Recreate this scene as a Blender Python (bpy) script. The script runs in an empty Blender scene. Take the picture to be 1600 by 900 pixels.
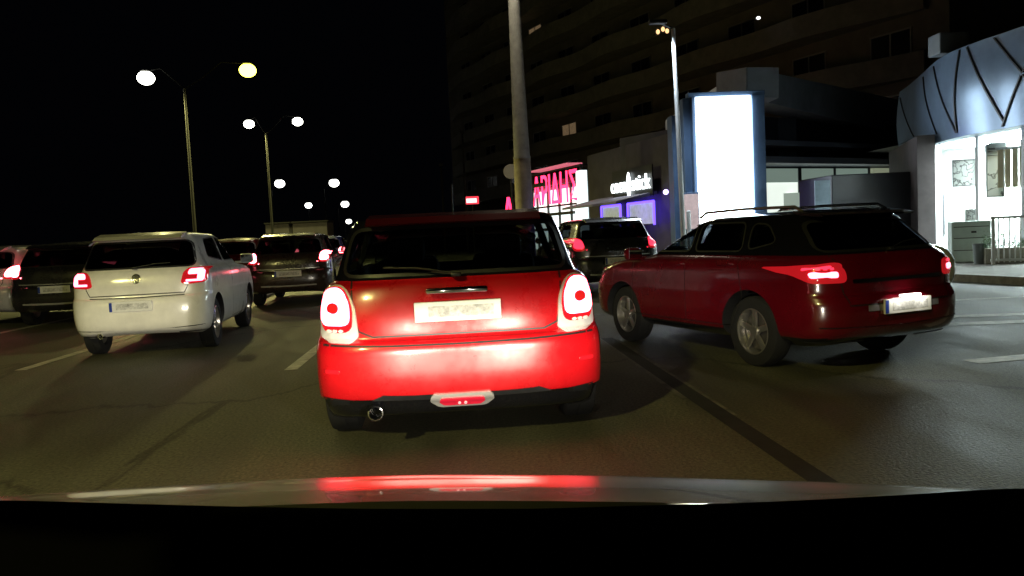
import bpy, bmesh, math, random
from mathutils import Vector, Matrix
from mathutils.bvhtree import BVHTree
random.seed(7)
R = math.radians
PI = math.pi
sc = bpy.context.scene
C = sc.collection
# ------------------------------------------------------------------ camera
F = 1250.0; CH = 1.24; VX, VY, ROLL = 712.0, 370.0, R(3.0)
ey = Vector(((VX - 800) / F, (450 - VY) / F, -1)).normalized()
ez = Vector((-math.sin(ROLL), math.cos(ROLL), 0)); ez = (ez - ez.dot(ey) * ey).normalized()
ex = ey.cross(ez)
CAMROT = Matrix((ex, ey, ez))
cam_d = bpy.data.cameras.new('camera'); cam = bpy.data.objects.new('camera', cam_d); C.objects.link(cam)
cam.matrix_world = Matrix.Translation((0, 0, CH)) @ CAMROT.to_4x4()
cam_d.sensor_width = 36; cam_d.lens = 36 * F / 1600; cam_d.clip_start = 0.02; cam_d.clip_end = 2000
sc.camera = cam
def P(px, py, d):
    w = CAMROT @ Vector(((px - 800) / F, (450 - py) / F, -1))
    w = w * (d / w.y)
    return Vector((w.x, w.y, w.z + CH))
# ------------------------------------------------------------------ world and exposure
wd = bpy.data.worlds.new('World'); sc.world = wd; wd.use_nodes = True
bg = wd.node_tree.nodes['Background']; bg.inputs[0].default_value = (0.55, 0.62, 1.0, 1); bg.inputs[1].default_value = 0.0009
sc.view_settings.view_transform = 'Standard'; sc.view_settings.look = 'None'
sc.view_settings.exposure = 0; sc.view_settings.gamma = 1; sc.view_settings.use_curve_mapping = False
sc.cycles.use_denoising = True
sc.cycles.max_bounces = 6; sc.cycles.sample_clamp_indirect = 4; sc.cycles.caustics_reflective = False; sc.cycles.caustics_refractive = False
HEADLIGHT_W = 1750; STREET_W = 5200; HEAD_COL = (1, .92, .74); STREET_COL = (1, .92, .30)

# ------------------------------------------------------------------ materials
MATS = {}
def mat(name, col, rough=.5, metal=0, emit=None, es=0, noise=None, bump=None, coat=0, spec=.5, sample=True):
    if name in MATS: return MATS[name]
    m = bpy.data.materials.new(name); m.use_nodes = True; nt = m.node_tree; b = nt.nodes['Principled BSDF']
    b.inputs['Base Color'].default_value = (*col, 1); b.inputs['Roughness'].default_value = rough
    b.inputs['Metallic'].default_value = metal; b.inputs['Coat Weight'].default_value = coat
    b.inputs['Coat Roughness'].default_value = .04
    b.inputs['Specular IOR Level'].default_value = spec
    if emit: b.inputs['Emission Color'].default_value = (*emit, 1); b.inputs['Emission Strength'].default_value = es
    if not sample: m.cycles.emission_sampling = 'NONE'
    tc = nt.nodes.new('ShaderNodeTexCoord')
    if noise:
        sc_, lo, hi = noise
        n = nt.nodes.new('ShaderNodeTexNoise'); n.inputs['Scale'].default_value = sc_; n.inputs['Detail'].default_value = 8
        n.inputs['Roughness'].default_value = .65
        nt.links.new(tc.outputs['Object'], n.inputs['Vector'])
        r = nt.nodes.new('ShaderNodeMapRange'); r.inputs[1].default_value = .3; r.inputs[2].default_value = .7
        r.inputs[3].default_value = lo; r.inputs[4].default_value = hi
        nt.links.new(n.outputs[0], r.inputs[0])
        mx = nt.nodes.new('ShaderNodeVectorMath'); mx.operation = 'SCALE'; mx.inputs[0].default_value = col
        nt.links.new(r.outputs[0], mx.inputs['Scale']); nt.links.new(mx.outputs[0], b.inputs['Base Color'])
    if bump:
        n = nt.nodes.new('ShaderNodeTexNoise'); n.inputs['Scale'].default_value = bump[0]; n.inputs['Detail'].default_value = 6
        nt.links.new(tc.outputs['Object'], n.inputs['Vector'])
        bp = nt.nodes.new('ShaderNodeBump'); bp.inputs['Strength'].default_value = bump[1]; bp.inputs['Distance'].default_value = .02
        nt.links.new(n.outputs[0], bp.inputs['Height']); nt.links.new(bp.outputs[0], b.inputs['Normal'])
    MATS[name] = m
    return m
def glass(name, tint, rough=.02):
    if name in MATS: return MATS[name]
    m = bpy.data.materials.new(name); m.use_nodes = True; nt = m.node_tree; nt.nodes.clear()
    o = nt.nodes.new('ShaderNodeOutputMaterial'); mx = nt.nodes.new('ShaderNodeMixShader')
    t = nt.nodes.new('ShaderNodeBsdfTransparent'); t.inputs[0].default_value = (*tint, 1)
    g = nt.nodes.new('ShaderNodeBsdfGlossy'); g.inputs['Roughness'].default_value = rough
    fr = nt.nodes.new('ShaderNodeFresnel'); fr.inputs[0].default_value = 1.5
    ge = nt.nodes.new('ShaderNodeNewGeometry'); iv = nt.nodes.new('ShaderNodeMath'); iv.operation = 'SUBTRACT'; iv.inputs[0].default_value = 1; nt.links.new(ge.outputs['Backfacing'], iv.inputs[1])
    mu = nt.nodes.new('ShaderNodeMath'); mu.operation = 'MULTIPLY'; nt.links.new(fr.outputs[0], mu.inputs[0]); nt.links.new(iv.outputs[0], mu.inputs[1])
    nt.links.new(mu.outputs[0], mx.inputs[0]); nt.links.new(t.outputs[0], mx.inputs[1]); nt.links.new(g.outputs[0], mx.inputs[2])
    nt.links.new(mx.outputs[0], o.inputs[0]); MATS[name] = m
    return m
def paint(name, col, rough=.28, metal=0):
    if name in MATS: return MATS[name]
    m = mat(name, col, rough, metal, coat=1, noise=(3, .85, 1.08)); nt = m.node_tree; b = nt.nodes['Principled BSDF']; tc = nt.nodes['Texture Coordinate']
    for sock, lo, hi, sc_ in (('Roughness', rough * .8, rough * 1.7, 2.2), ('Coat Roughness', .03, .22, 5)):   # road dust on the lacquer
        n = nt.nodes.new('ShaderNodeTexNoise'); n.inputs['Scale'].default_value = sc_; n.inputs['Detail'].default_value = 9; n.inputs['Roughness'].default_value = .7
        r = nt.nodes.new('ShaderNodeMapRange'); r.inputs[1].default_value = .35; r.inputs[2].default_value = .7; r.inputs[3].default_value = lo; r.inputs[4].default_value = hi
        nt.links.new(tc.outputs['Object'], n.inputs[0]); nt.links.new(n.outputs[0], r.inputs[0]); nt.links.new(r.outputs[0], b.inputs[sock])
    return m
M_rubber = mat('rubber', (.004, .004, .004), .9, noise=(9, .7, 1.5))
M_alloy = mat('alloy', (.62, .6, .56), .28, .9, noise=(6, .8, 1.1))
M_chrome = mat('chrome', (.85, .85, .85), .08, 1)
M_black = mat('black_plastic', (.012, .012, .013), .45, noise=(20, .8, 1.3))
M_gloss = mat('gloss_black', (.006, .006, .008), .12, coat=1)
M_int = mat('cabin_lining', (.018, .018, .02), .8, noise=(7, .7, 1.3))
M_seat = mat('seat_fabric', (.035, .035, .038), .85, noise=(14, .7, 1.3))
M_glass = glass('car_glass', (.32, .35, .36)); M_glassD = glass('privacy_glass', (.05, .055, .06)); M_glassC = glass('clear_glass', (.85, .9, .9))
M_plate = mat('plate_white', (.78, .78, .74), .35, noise=(30, .93, 1.04)); M_pblue = mat('plate_blue', (.01, .04, .3), .4)
M_pchar = mat('plate_marks', (.55, .55, .53), .5, noise=(26, .45, 1.45))
M_lens = mat('red_lens', (.42, .006, .012), .12, emit=(1, .02, .03), es=.35, coat=1)
M_lit = mat('lit_brake_lens', (.8, .3, .3), .3, emit=(1, .085, .13), es=17)
M_lit2 = mat('lit_tail_lens', (.8, .1, .1), .3, emit=(1, .12, .2), es=9)
M_litdim = mat('tail_lens_dim', (.6, .02, .04), .3, emit=(1, .03, .07), es=2.2)
M_unlit = mat('clear_lens', (.8, .75, .72), .15, coat=1)
M_redref = mat('fog_lens', (.5, .01, .03), .12, coat=1, emit=(1, .02, .06), es=.35)

# ------------------------------------------------------------------ object helpers
def props(o, label=None, cat=None, group=None, kind=None):
    if label: o['label'] = label
    if cat: o['category'] = cat
    if group: o['group'] = group
    if kind: o['kind'] = kind
    return o
def thing(name, label, cat, loc=(0, 0, 0), rz=0, group=None):
    o = bpy.data.objects.new(name, None); C.objects.link(o); o.location = loc; o.rotation_euler = (0, 0, rz)
    o.empty_display_size = .2
    return props(o, label, cat, group)
def finish(o, smooth=None):
    if smooth:
        o.data.polygons.foreach_set('use_smooth', [True] * len(o.data.polygons)); o.data.set_sharp_from_angle(angle=R(smooth))
    return o
def mk(name, vs, fs, m, parent=None, smooth=None, loc=None):
    me = bpy.data.meshes.new(name); me.from_pydata([tuple(v) for v in vs], [], fs); me.update()
    o = bpy.data.objects.new(name, me); C.objects.link(o)
    for mm in (m if isinstance(m, (list, tuple)) else [m]): me.materials.append(mm)
    if parent: o.parent = parent
    if loc: o.location = loc
    return finish(o, smooth)
def mkb(name, bm, m, parent=None, smooth=None, loc=None):
    bmesh.ops.recalc_face_normals(bm, faces=bm.faces)
    me = bpy.data.meshes.new(name); bm.to_mesh(me); bm.free()
    o = bpy.data.objects.new(name, me); C.objects.link(o)
    for mm in (m if isinstance(m, (list, tuple)) else [m]): me.materials.append(mm)
    if parent: o.parent = parent
    if loc: o.location = loc
    return finish(o, smooth)
def box(bm, c, s, bev=0, rot=None):
    mt = Matrix.Translation(c)
    if rot is not None: mt = mt @ rot.to_4x4()
    r = bmesh.ops.create_cube(bm, size=1, matrix=mt @ Matrix.Diagonal((*s, 1)))
    if bev:
        es = {e for v in r['verts'] for e in v.link_edges}
        bmesh.ops.bevel(bm, geom=list(es), offset=bev, segments=2, affect='EDGES', profile=.5)
def tube(bm, a, b, r0, r1=None, seg=12, caps=True):
    a, b = Vector(a), Vector(b); d = b - a
    q = d.to_track_quat('Z', 'Y').to_matrix().to_4x4()
    bmesh.ops.create_cone(bm, cap_ends=caps, segments=seg, radius1=r0, radius2=r0 if r1 is None else r1, depth=d.length, matrix=Matrix.Translation((a + b) / 2) @ q)
def path(bm, pts, r, seg=8):
    for a, b in zip(pts[:-1], pts[1:]): tube(bm, a, b, r, seg=seg)
def lathe(bm, prof, seg=28, mt=Matrix()):
    rings = []
    for (r, z) in prof:
        rings.append([bm.verts.new(mt @ Vector((r * math.cos(2 * PI * k / seg), r * math.sin(2 * PI * k / seg), z))) for k in range(seg)])
    for a, b in zip(rings[:-1], rings[1:]):
        for k in range(seg): bm.faces.new((a[k], a[(k + 1) % seg], b[(k + 1) % seg], b[k]))
    return rings
def prism(bm, poly, lo, hi, axis):
    def v3(p, t): return {'x': (t, p[0], p[1]), 'y': (p[0], t, p[1]), 'z': (p[0], p[1], t)}[axis]
    A = [bm.verts.new(v3(p, lo)) for p in poly]; B = [bm.verts.new(v3(p, hi)) for p in poly]
    n = len(poly); bm.faces.new(A[::-1]); bm.faces.new(B)
    for k in range(n): bm.faces.new((A[k], A[(k + 1) % n], B[(k + 1) % n], B[k]))
def rounded(poly, n=3, r=.075):
    q = []; N = len(poly)
    for k in range(N):
        a, b, c = poly[k - 1], poly[k], poly[(k + 1) % N]; la, lc = math.dist(a, b), math.dist(b, c); d = min(r, .42 * la, .42 * lc)
        p = (b[0] + (a[0] - b[0]) * d / la, b[1] + (a[1] - b[1]) * d / la); e = (b[0] + (c[0] - b[0]) * d / lc, b[1] + (c[1] - b[1]) * d / lc)
        for i in range(5):
            t = i / 4; q.append(tuple((1 - t) ** 2 * p[m] + 2 * t * (1 - t) * b[m] + t * t * e[m] for m in (0, 1)))
    return q
def dense(poly, step=.05):
    q = []
    for a, b in zip(poly, poly[1:] + poly[:1]):
        n = max(1, int(math.dist(a, b) / step))
        q += [(a[0] + (b[0] - a[0]) * k / n, a[1] + (b[1] - a[1]) * k / n) for k in range(n)]
    return q
def conform(bvh, poly, axis, sign, off=.004, thick=.02, grow=1.0, dome=0):
    """star-shaped patch dropped on the body surface; axis 'y' sees (x,z), axis 'x' sees (y,z); sign = side it is dropped from"""
    cx = sum(p[0] for p in poly) / len(poly); cy = sum(p[1] for p in poly) / len(poly)
    poly = [(cx + (p[0] - cx) * grow, cy + (p[1] - cy) * grow) for p in poly]
    def drop(p):
        if axis == 'y': o = Vector((p[0], 20 * sign, p[1])); d = Vector((0, -sign, 0))
        else: o = Vector((20 * sign, p[0], p[1])); d = Vector((-sign, 0, 0))
        h, nrm, *_ = bvh.ray_cast(o, d)
        if h is None:
            h2, nrm, *_ = bvh.find_nearest(o + d * 19.2)
            return (h2, nrm)
        return (h, nrm if nrm.dot(d) < 0 else -nrm)
    vs, fs = [], []; n = len(poly)
    sks = [1.0, .97, .9, .78, .62, .45, .28, .12]
    for sk in [None] + sks:
        k = 1.0 if sk is None else sk
        for p in poly:
            q = (cx + (p[0] - cx) * k, cy + (p[1] - cy) * k); h, nn = drop(q)
            vs.append(h + nn * ((off - thick) if sk is None else off + dome * (1 - k ** 4)))
    h, nn = drop((cx, cy)); vs.append(h + nn * (off + dome))
    for r in range(len(sks)):
        for k in range(n):
            a, b = r * n + k, r * n + (k + 1) % n; fs.append((a, b, b + n, a + n))
    r = len(sks) * n
    for k in range(n): fs.append((r + k, r + (k + 1) % n, len(vs) - 1))
    return vs, fs
def part(name, vf, m, parent, smooth=40):
    bm = bmesh.new(); V = [bm.verts.new(v) for v in vf[0]]
    for f in vf[1]:
        try: bm.faces.new([V[i] for i in f])
        except ValueError: pass
    bmesh.ops.remove_doubles(bm, verts=bm.verts, dist=.0004)
    return mkb(name, bm, m, parent, smooth)
def ribbon(bvh, pts, axis, sign, w, off=.003):
    """narrow strip laid along a 2D polyline on the body"""
    vs, fs = [], []
    def drop(p):
        if axis == 'y': o = Vector((p[0], 20 * sign, p[1])); d = Vector((0, -sign, 0))
        else: o = Vector((20 * sign, p[0], p[1])); d = Vector((-sign, 0, 0))
        h, nrm, *_ = bvh.ray_cast(o, d)
        if h is None: h, nrm, *_ = bvh.find_nearest(o + d * 19.2)
        return h, (nrm if nrm.dot(d) < 0 else -nrm)
    q = []
    for a, b in zip(pts[:-1], pts[1:]):
        n = max(1, int(math.dist(a, b) / .03)); q += [(a[0] + (b[0] - a[0]) * k / n, a[1] + (b[1] - a[1]) * k / n) for k in range(n)]
    q.append(pts[-1])
    for i, p in enumerate(q):
        a, b = q[max(0, i - 1)], q[min(len(q) - 1, i + 1)]; tx, ty = b[0] - a[0], b[1] - a[1]; l = math.hypot(tx, ty) or 1
        nx, ny = -ty / l * w / 2, tx / l * w / 2
        for s in (1, -1):
            h, nn = drop((p[0] + nx * s, p[1] + ny * s)); vs.append(h + nn * off)
    for i in range(len(q) - 1): fs.append((2 * i, 2 * i + 1, 2 * i + 3, 2 * i + 2))
    return vs, fs
def text_mesh(name, s, size, m, parent, depth=.03, loc=(0, 0, 0), rot=(PI / 2, 0, 0), sx=1.0):
    cu = bpy.data.curves.new('t', 'FONT'); cu.body = s; cu.size = size; cu.extrude = depth; cu.align_x = 'CENTER'
    t = bpy.data.objects.new('t', cu); C.objects.link(t)
    bpy.context.view_layer.update()
    me = bpy.data.meshes.new_from_object(t.evaluated_get(bpy.context.evaluated_depsgraph_get()))
    bpy.data.objects.remove(t)
    me.materials.clear(); me.materials.append(m)
    o = bpy.data.objects.new(name, me); C.objects.link(o); o.parent = parent; o.location = loc; o.rotation_euler = rot; o.scale = (sx, 1, 1)
    return o

# ------------------------------------------------------------------ the car builder
def pchip(xs, ys):
    n = len(xs); h = [xs[i + 1] - xs[i] for i in range(n - 1)]; dl = [(ys[i + 1] - ys[i]) / h[i] for i in range(n - 1)]
    d = [dl[0]] + [0] * (n - 2) + [dl[-1]]
    for i in range(1, n - 1):
        if dl[i - 1] * dl[i] > 0: d[i] = 2 * dl[i - 1] * dl[i] / (dl[i - 1] + dl[i])
    def f(x):
        i = 0
        while i < n - 2 and x > xs[i + 1]: i += 1
        t = (x - xs[i]) / h[i]
        return ys[i] * (1 + 2 * t) * (1 - t) ** 2 + h[i] * d[i] * t * (1 - t) ** 2 + ys[i + 1] * t * t * (3 - 2 * t) + h[i] * d[i + 1] * t * t * (t - 1)
    return f
def ring(zs, w, yr, zr, yf, zf, e, ef, q=4.0, p=3.0, N=72):
    pts = []
    K = 160
    for k in range(K + 1):
        th = PI / 2 * k / K
        x = w * math.sin(th) ** (2 / q); y = yr + e * (1 - math.cos(th) ** (2 / p)); t = k / K; t = min(1, max(0, (x / w))) ** 3 if w > 0 else 0
        pts.append((x, y, zr + (zs - zr) * t))
    S = 60
    for k in range(1, S):
        y = yr + e + (yf - ef - yr - e) * k / S; u = k / S
        pts.append((w * (1 + .012 * math.sin(PI * u)), y, zs))
    for k in range(K, -1, -1):
        th = PI / 2 * k / K
        x = w * math.sin(th) ** (2 / q); y = yf - ef * (1 - math.cos(th) ** (2 / p)); t = (x / w) ** 3 if w > 0 else 0
        pts.append((x, y, zf + (zs - zf) * t))
    L = [0]
    for a, b in zip(pts[:-1], pts[1:]): L.append(L[-1] + math.dist(a[:2], b[:2]))
    out = []; j = 0
    for k in range(N + 1):
        s = L[-1] * k / N
        while j < len(L) - 2 and L[j + 1] < s: j += 1
        t = (s - L[j]) / ((L[j + 1] - L[j]) or 1); a, b = pts[j], pts[j + 1]
        out.append(tuple(a[i] + (b[i] - a[i]) * t for i in range(3)))
    return out
def shell(keys, L, per=6, inset=0, camber=.035, N=72):
    """keys rows: zs, w, yr, zr, front setback, zf, e, ef"""
    ks = list(range(len(keys))); f = [pchip(ks, [k[c] for k in keys]) for c in range(8)]
    rings = []
    for i in range((len(keys) - 1) * per + 1):
        t = i / per; v = [g(t) for g in f]
        rings.append(ring(v[0], v[1] - inset, v[2] + inset, v[3], L - v[4] - inset, v[5], v[6], v[7], N=N))
    vs, fs = [], []
    full = []
    for r in rings: full.append(r + [(-x, y, z) for (x, y, z) in r[-2:0:-1]])
    n = len(full[0])
    def cap(r, dz, steps):
        cy = sum(p[1] for p in r) / n; czz = sum(p[2] for p in r) / n; res = []
        for s in steps: res.append([(x * s, cy + (y - cy) * s, z * s + czz * (1 - s) + dz * (1 - s * s)) for (x, y, z) in r])
        return res, (0, cy, czz + dz)
    b, bc = cap(full[0], 0, (.8, .4)); t_, tc_ = cap(full[-1], camber, (.95, .86, .74, .6, .42, .22))
    allr = b[::-1] + full + t_
    for r in allr: vs += r
    for i in range(len(allr) - 1):
        for k in range(n): a = i * n + k; c = i * n + (k + 1) % n; fs.append((a, c, c + n, a + n))
    vs.append(bc); ib = len(vs) - 1; vs.append(tc_); it = ib + 1
    last = (len(allr) - 1) * n
    for k in range(n): fs.append((k, ib, (k + 1) % n)); fs.append((last + k, last + (k + 1) % n, it))
    return vs, fs
def sphere_bm(bm, c, s, u=14, v=10):
    bmesh.ops.create_uvsphere(bm, u_segments=u, v_segments=v, radius=1, matrix=Matrix.Translation(c) @ Matrix.Diagonal((*s, 1)))
def wheel(root, x, y, r, width, side, spokes=5, steer=0):
    w = bpy.data.objects.new('wheel', None); C.objects.link(w); w.parent = root; w.location = (x, y, r); w.rotation_euler = (0, 0, steer)
    mt = Matrix.Rotation(PI / 2 * side, 4, 'Y')
    bm = bmesh.new(); h = width / 2; ri = r * .66
    lathe(bm, [(ri, -h * .9), (r * .86, -h), (r * .97, -h * .85), (r, -h * .6), (r, -h * .2), (r * .985, -h * .18), (r * .985, -h * .1), (r, -h * .08), (r, h * .6), (r * .97, h * .85), (r * .86, h), (ri, h * .9), (ri, -h * .9)], 40, mt)
    mkb('tyre', bm, M_rubber, w, 40)
    bm = bmesh.new()
    lathe(bm, [(ri * 1.01, -h * .85), (ri * 1.01, h * .86), (ri * .94, h * .9), (ri * .9, h * .6), (ri * .88, -h * .6)], 40, mt)
    for k in range(spokes):
        a = 2 * PI * k / spokes
        rot = mt.to_3x3() @ Matrix.Rotation(a, 3, 'Z')
        box(bm, rot @ Vector((ri * .5, 0, h * .55)), (ri * .92, ri * .26, h * .22), .008, rot)
    tube(bm, mt @ Vector((0, 0, h * .4)), mt @ Vector((0, 0, h * .78)), ri * .24, ri * .2, 20)
    mkb('rim', bm, M_alloy, w, 35)
    bm = bmesh.new(); tube(bm, mt @ Vector((0, 0, h * .05)), mt @ Vector((0, 0, h * .12)), ri * .82, None, 28); mkb('brake_disc', bm, mat('brake_steel', (.16, .15, .14), .4, .8), w, 35)
    return w
def apply_bools(o, cutters):
    for c in cutters:
        m = o.modifiers.new('b', 'BOOLEAN'); m.operation = 'DIFFERENCE'; m.solver = 'EXACT'; m.object = c; m.material_mode = 'TRANSFER'
    bpy.context.view_layer.update()
    me = bpy.data.meshes.new_from_object(o.evaluated_get(bpy.context.evaluated_depsgraph_get()))
    o.modifiers.clear(); old = o.data; o.data = me; bpy.data.meshes.remove(old)
    for c in cutters: bpy.data.objects.remove(c)
    me.polygons.foreach_set('use_smooth', [True] * len(me.polygons)); me.set_sharp_from_angle(angle=R(32))
def build_car(name, S, pm, label, group=None):
    """rear bumper at y=0, nose at y=L"""
    root = thing(name, label, 'car', group=group); L = S['L']
    vs, fs = shell(S['keys'], L, camber=S.get('camber', .035))
    body = mk('body', vs, fs, pm, root)
    bvh = BVHTree.FromPolygons(vs, fs); S['bvh'] = bvh
    cut = []
    kb = S['belt']; base = list(S['keys'][kb]); low = list(base); low[0] = low[3] = low[5] = S.get('floor', .62)
    ck = [low] + [list(k) for k in S['keys'][kb:]]
    for k in ck[-1:]: k[0] -= .035; k[3] -= .035; k[5] -= .035
    cv, cf = shell(ck, L, per=4, inset=.045, camber=.02, N=40)
    cut.append(mk('cut', cv, cf, M_int))
    r = S['wr']; W = max(k[1] for k in S['keys'])
    for yw in S['axles']:
        for s in (-1, 1):
            bm = bmesh.new(); tube(bm, (s * (W - .27), yw, r + .01), (s * (W + .2), yw, r + .01), r + .055, None, 56); cut.append(mkb('cut', bm, M_black))
    for w in S['side']:
        bm = bmesh.new(); prism(bm, rounded(w, 2), -1.3, 1.3, 'x'); cut.append(mkb('cut', bm, M_black))
    bm = bmesh.new(); prism(bm, rounded(S['rear'], 2), -.6, 1.15, 'y'); cut.append(mkb('cut', bm, M_black))
    bm = bmesh.new(); prism(bm, rounded(S['front'], 2), L - 2.1, L + .5, 'y'); cut.append(mkb('cut', bm, M_black))
    apply_bools(body, cut)
    if 'shade_trim_band' in S:  # upper band paints the unlit top black, lower band is the valance
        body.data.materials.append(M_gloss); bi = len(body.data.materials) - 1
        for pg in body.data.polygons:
            if pg.material_index == 0 and any(z0 < pg.center.z < z1 for z0, z1 in S['shade_trim_band']): pg.material_index = bi
    gm = S.get('glass', M_glass)
    part('rear_window', conform(bvh, dense(rounded(S['rear'], 2)), 'y', -1, -.012, .006, 1.02), gm, root)
    part('windscreen', conform(bvh, dense(rounded(S['front'], 2)), 'y', 1, -.012, .006, 1.02), M_glass, root)
    for w in S['side']:
        for s in (-1, 1): part('side_window', conform(bvh, dense(rounded(w, 2)), 'x', s, -.012, .006, 1.02), S.get('sglass', gm) if w is not S['side'][0] else M_glass, root)
    # frame rubber round the rear window, chrome belt line
    rw = rounded(S['rear'], 2); rw = rw + rw[:1]
    part('window_seal', ribbon(bvh, [(x * 1.015, z) for x, z in rw], 'y', -1, .022, .002), M_black, root)
    for s in (-1, 1):
        for w in S['side']:
            q = rounded(w, 2); part('window_trim', ribbon(bvh, q + q[:1], 'x', s, .016, .003), S.get('trim', M_black), root)
        for seam in S.get('seams_side', []): part('door_seam', ribbon(bvh, seam, 'x', s, .009, .0015), M_black, root)
        for (hy, hz) in S.get('handles', []):
            part('door_handle', conform(bvh, rounded([(hy - .1, hz - .015), (hy + .1, hz - .015), (hy + .1, hz + .02), (hy - .1, hz + .02)], 2), 'x', s, .03, .03), S.get('handlemat', pm), root)
        # mirror
        my, mz, mx = S['mirror']; bm = bmesh.new(); box(bm, (s * (mx + .11), my, mz), (.2, .11, .14), .045); box(bm, (s * (mx - .02), my + .03, mz - .05), (.12, .05, .03), .01)
        mi = mkb('wing_mirror', bm, S.get('mirrormat', pm), root, 40)
        bm = bmesh.new(); box(bm, (s * (mx + .11), my - .0565, mz), (.16, .004, .1)); mkb('mirror_glass', bm, M_chrome, mi)
    for seam in S.get('seams_rear', []): part('tailgate_seam', ribbon(bvh, seam, 'y', -1, .011, .0015), M_black, root)
    # wheels
    for yw in S['axles']:
        for s in (-1, 1): wheel(root, s * (W - .13), yw, r, .2, s, S.get('spokes', 5))
    # seats
    for (sx, sy) in S['seats']:
        bm = bmesh.new(); box(bm, (sx, sy, .86), (.44, .14, .5), .06, Matrix.Rotation(R(-12), 3, 'X')); box(bm, (sx, sy - .07, 1.16), (.25, .1, .17), .045)
        tube(bm, (sx - .06, sy - .05, 1.05), (sx - .06, sy - .06, 1.12), .008); tube(bm, (sx + .06, sy - .05, 1.05), (sx + .06, sy - .06, 1.12), .008)
        mkb('seat', bm, M_seat, root, 40)
    bm = bmesh.new(); fy = L - S['keys'][kb][4]; box(bm, (0, fy - .35, .84), (1.3, .45, .2), .06)
    mkb('dashboard', bm, M_black, root, 40)
    if S.get('swheel', True):
        bm = bmesh.new(); mt = Matrix.Translation((-.36, fy - .62, .95)) @ Matrix.Rotation(R(65), 4, 'X')
        prof = [(.18 + .016 * math.cos(a * PI / 4), .016 * math.sin(a * PI / 4)) for a in range(9)]; lathe(bm, prof, 24, mt)
        box(bm, mt @ Vector((0, 0, 0)), (.34, .05, .02), .006, mt.to_3x3()); mkb('steering_wheel', bm, M_black, root, 40)
    # plate
    px, pz, ps = S['plate']; h, *_ = bvh.ray_cast(Vector((px, -5, pz)), Vector((0, 1, 0)))
    bm = bmesh.new(); box(bm, (px, h.y - .014, pz), (.53 * ps, .02, .125 * ps), .004); pf = mkb('number_plate', bm, M_plate, root)
    bm = bmesh.new(); box(bm, (px - .245 * ps, h.y - .026, pz), (.035 * ps, .003, .11 * ps)); mkb('plate_band', bm, M_pblue if S.get('band', True) else M_plate, pf)
    if S.get('chars', True):
        bm = bmesh.new(); box(bm, (px + .02 * ps, h.y - .0255, pz), (.40 * ps, .002, .07 * ps))
        mkb('plate_marks', bm, M_pchar, pf)
    return root
def recolor(root, old, new):
    for o in [root] + list(root.children_recursive):
        if o.type == 'MESH' and any(s.material == old for s in o.material_slots):
            o.data = o.data.copy()
            for i, m in enumerate(o.data.materials):
                if m == old: o.data.materials[i] = new
def copy_tree(o, parent=None):
    c = o.copy(); C.objects.link(c); c.parent = parent
    for ch in list(o.children): copy_tree(ch, c)
    return c
def polyM(pts, cx=0, mir=False): return [((-x if mir else x) + cx, z) for x, z in (pts[::-1] if mir else pts)]
def light_parts(root, bvh, outer, inner, om, im, off=.006, both=(1, -1), name='taillight'):
    for s in both:
        t = part(name, conform(bvh, dense(rounded([(x * s, z) for x, z in outer], 2), .03), 'y', -1, off, .03, dome=.004), om, root)
        for k, pl in enumerate(inner):
            part('lit_lens', conform(bvh, dense(rounded([(x * s, z) for x, z in pl], 2), .03), 'y', -1, off + .008, .01), im, t)

# ------------------------------------------------------------------ the setting
M_asph = mat('asphalt', (.052, .05, .045), .62, bump=(60, .5), spec=.35)
nt = M_asph.node_tree; b = nt.nodes['Principled BSDF']; tc = nt.nodes['Texture Coordinate']
n1 = nt.nodes.new('ShaderNodeTexNoise'); n1.inputs['Scale'].default_value = .35; n1.inputs['Detail'].default_value = 7
n2 = nt.nodes.new('ShaderNodeTexNoise'); n2.inputs['Scale'].default_value = 45; n2.inputs['Detail'].default_value = 5
n1.inputs['Roughness'].default_value = .62
n3 = nt.nodes.new('ShaderNodeTexVoronoi'); n3.feature = 'DISTANCE_TO_EDGE'; n3.inputs['Scale'].default_value = .22
mp = nt.nodes.new('ShaderNodeMapping'); mp.inputs['Scale'].default_value = (2.4, .35, 1)
nt.links.new(tc.outputs['Object'], mp.inputs[0]); nt.links.new(mp.outputs[0], n1.inputs[0]); nt.links.new(tc.outputs['Object'], n2.inputs[0])
wob = nt.nodes.new('ShaderNodeVectorMath'); wob.operation = 'MULTIPLY_ADD'
nt.links.new(n1.outputs['Color'], wob.inputs[0]); wob.inputs[1].default_value = (2, 2, 2); nt.links.new(tc.outputs['Object'], wob.inputs[2]); nt.links.new(wob.outputs[0], n3.inputs['Vector'])
cr = nt.nodes.new('ShaderNodeMapRange'); cr.inputs[1].default_value = 0; cr.inputs[2].default_value = .012; cr.inputs[3].default_value = .45; cr.inputs[4].default_value = 1
nt.links.new(n3.outputs['Distance'], cr.inputs[0])
m1 = nt.nodes.new('ShaderNodeMapRange'); m1.inputs[1].default_value = .3; m1.inputs[2].default_value = .7; m1.inputs[3].default_value = .35; m1.inputs[4].default_value = 1.75
m2 = nt.nodes.new('ShaderNodeMapRange'); m2.inputs[1].default_value = .25; m2.inputs[2].default_value = .75; m2.inputs[3].default_value = .45; m2.inputs[4].default_value = 1.7
nt.links.new(n1.outputs[0], m1.inputs[0]); nt.links.new(n2.outputs[0], m2.inputs[0])
ml = nt.nodes.new('ShaderNodeMath'); ml.operation = 'MULTIPLY'; ml2 = nt.nodes.new('ShaderNodeMath'); ml2.operation = 'MULTIPLY'
nt.links.new(m1.outputs[0], ml.inputs[0]); nt.links.new(m2.outputs[0], ml.inputs[1]); nt.links.new(ml.outputs[0], ml2.inputs[0]); nt.links.new(cr.outputs[0], ml2.inputs[1])
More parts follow.
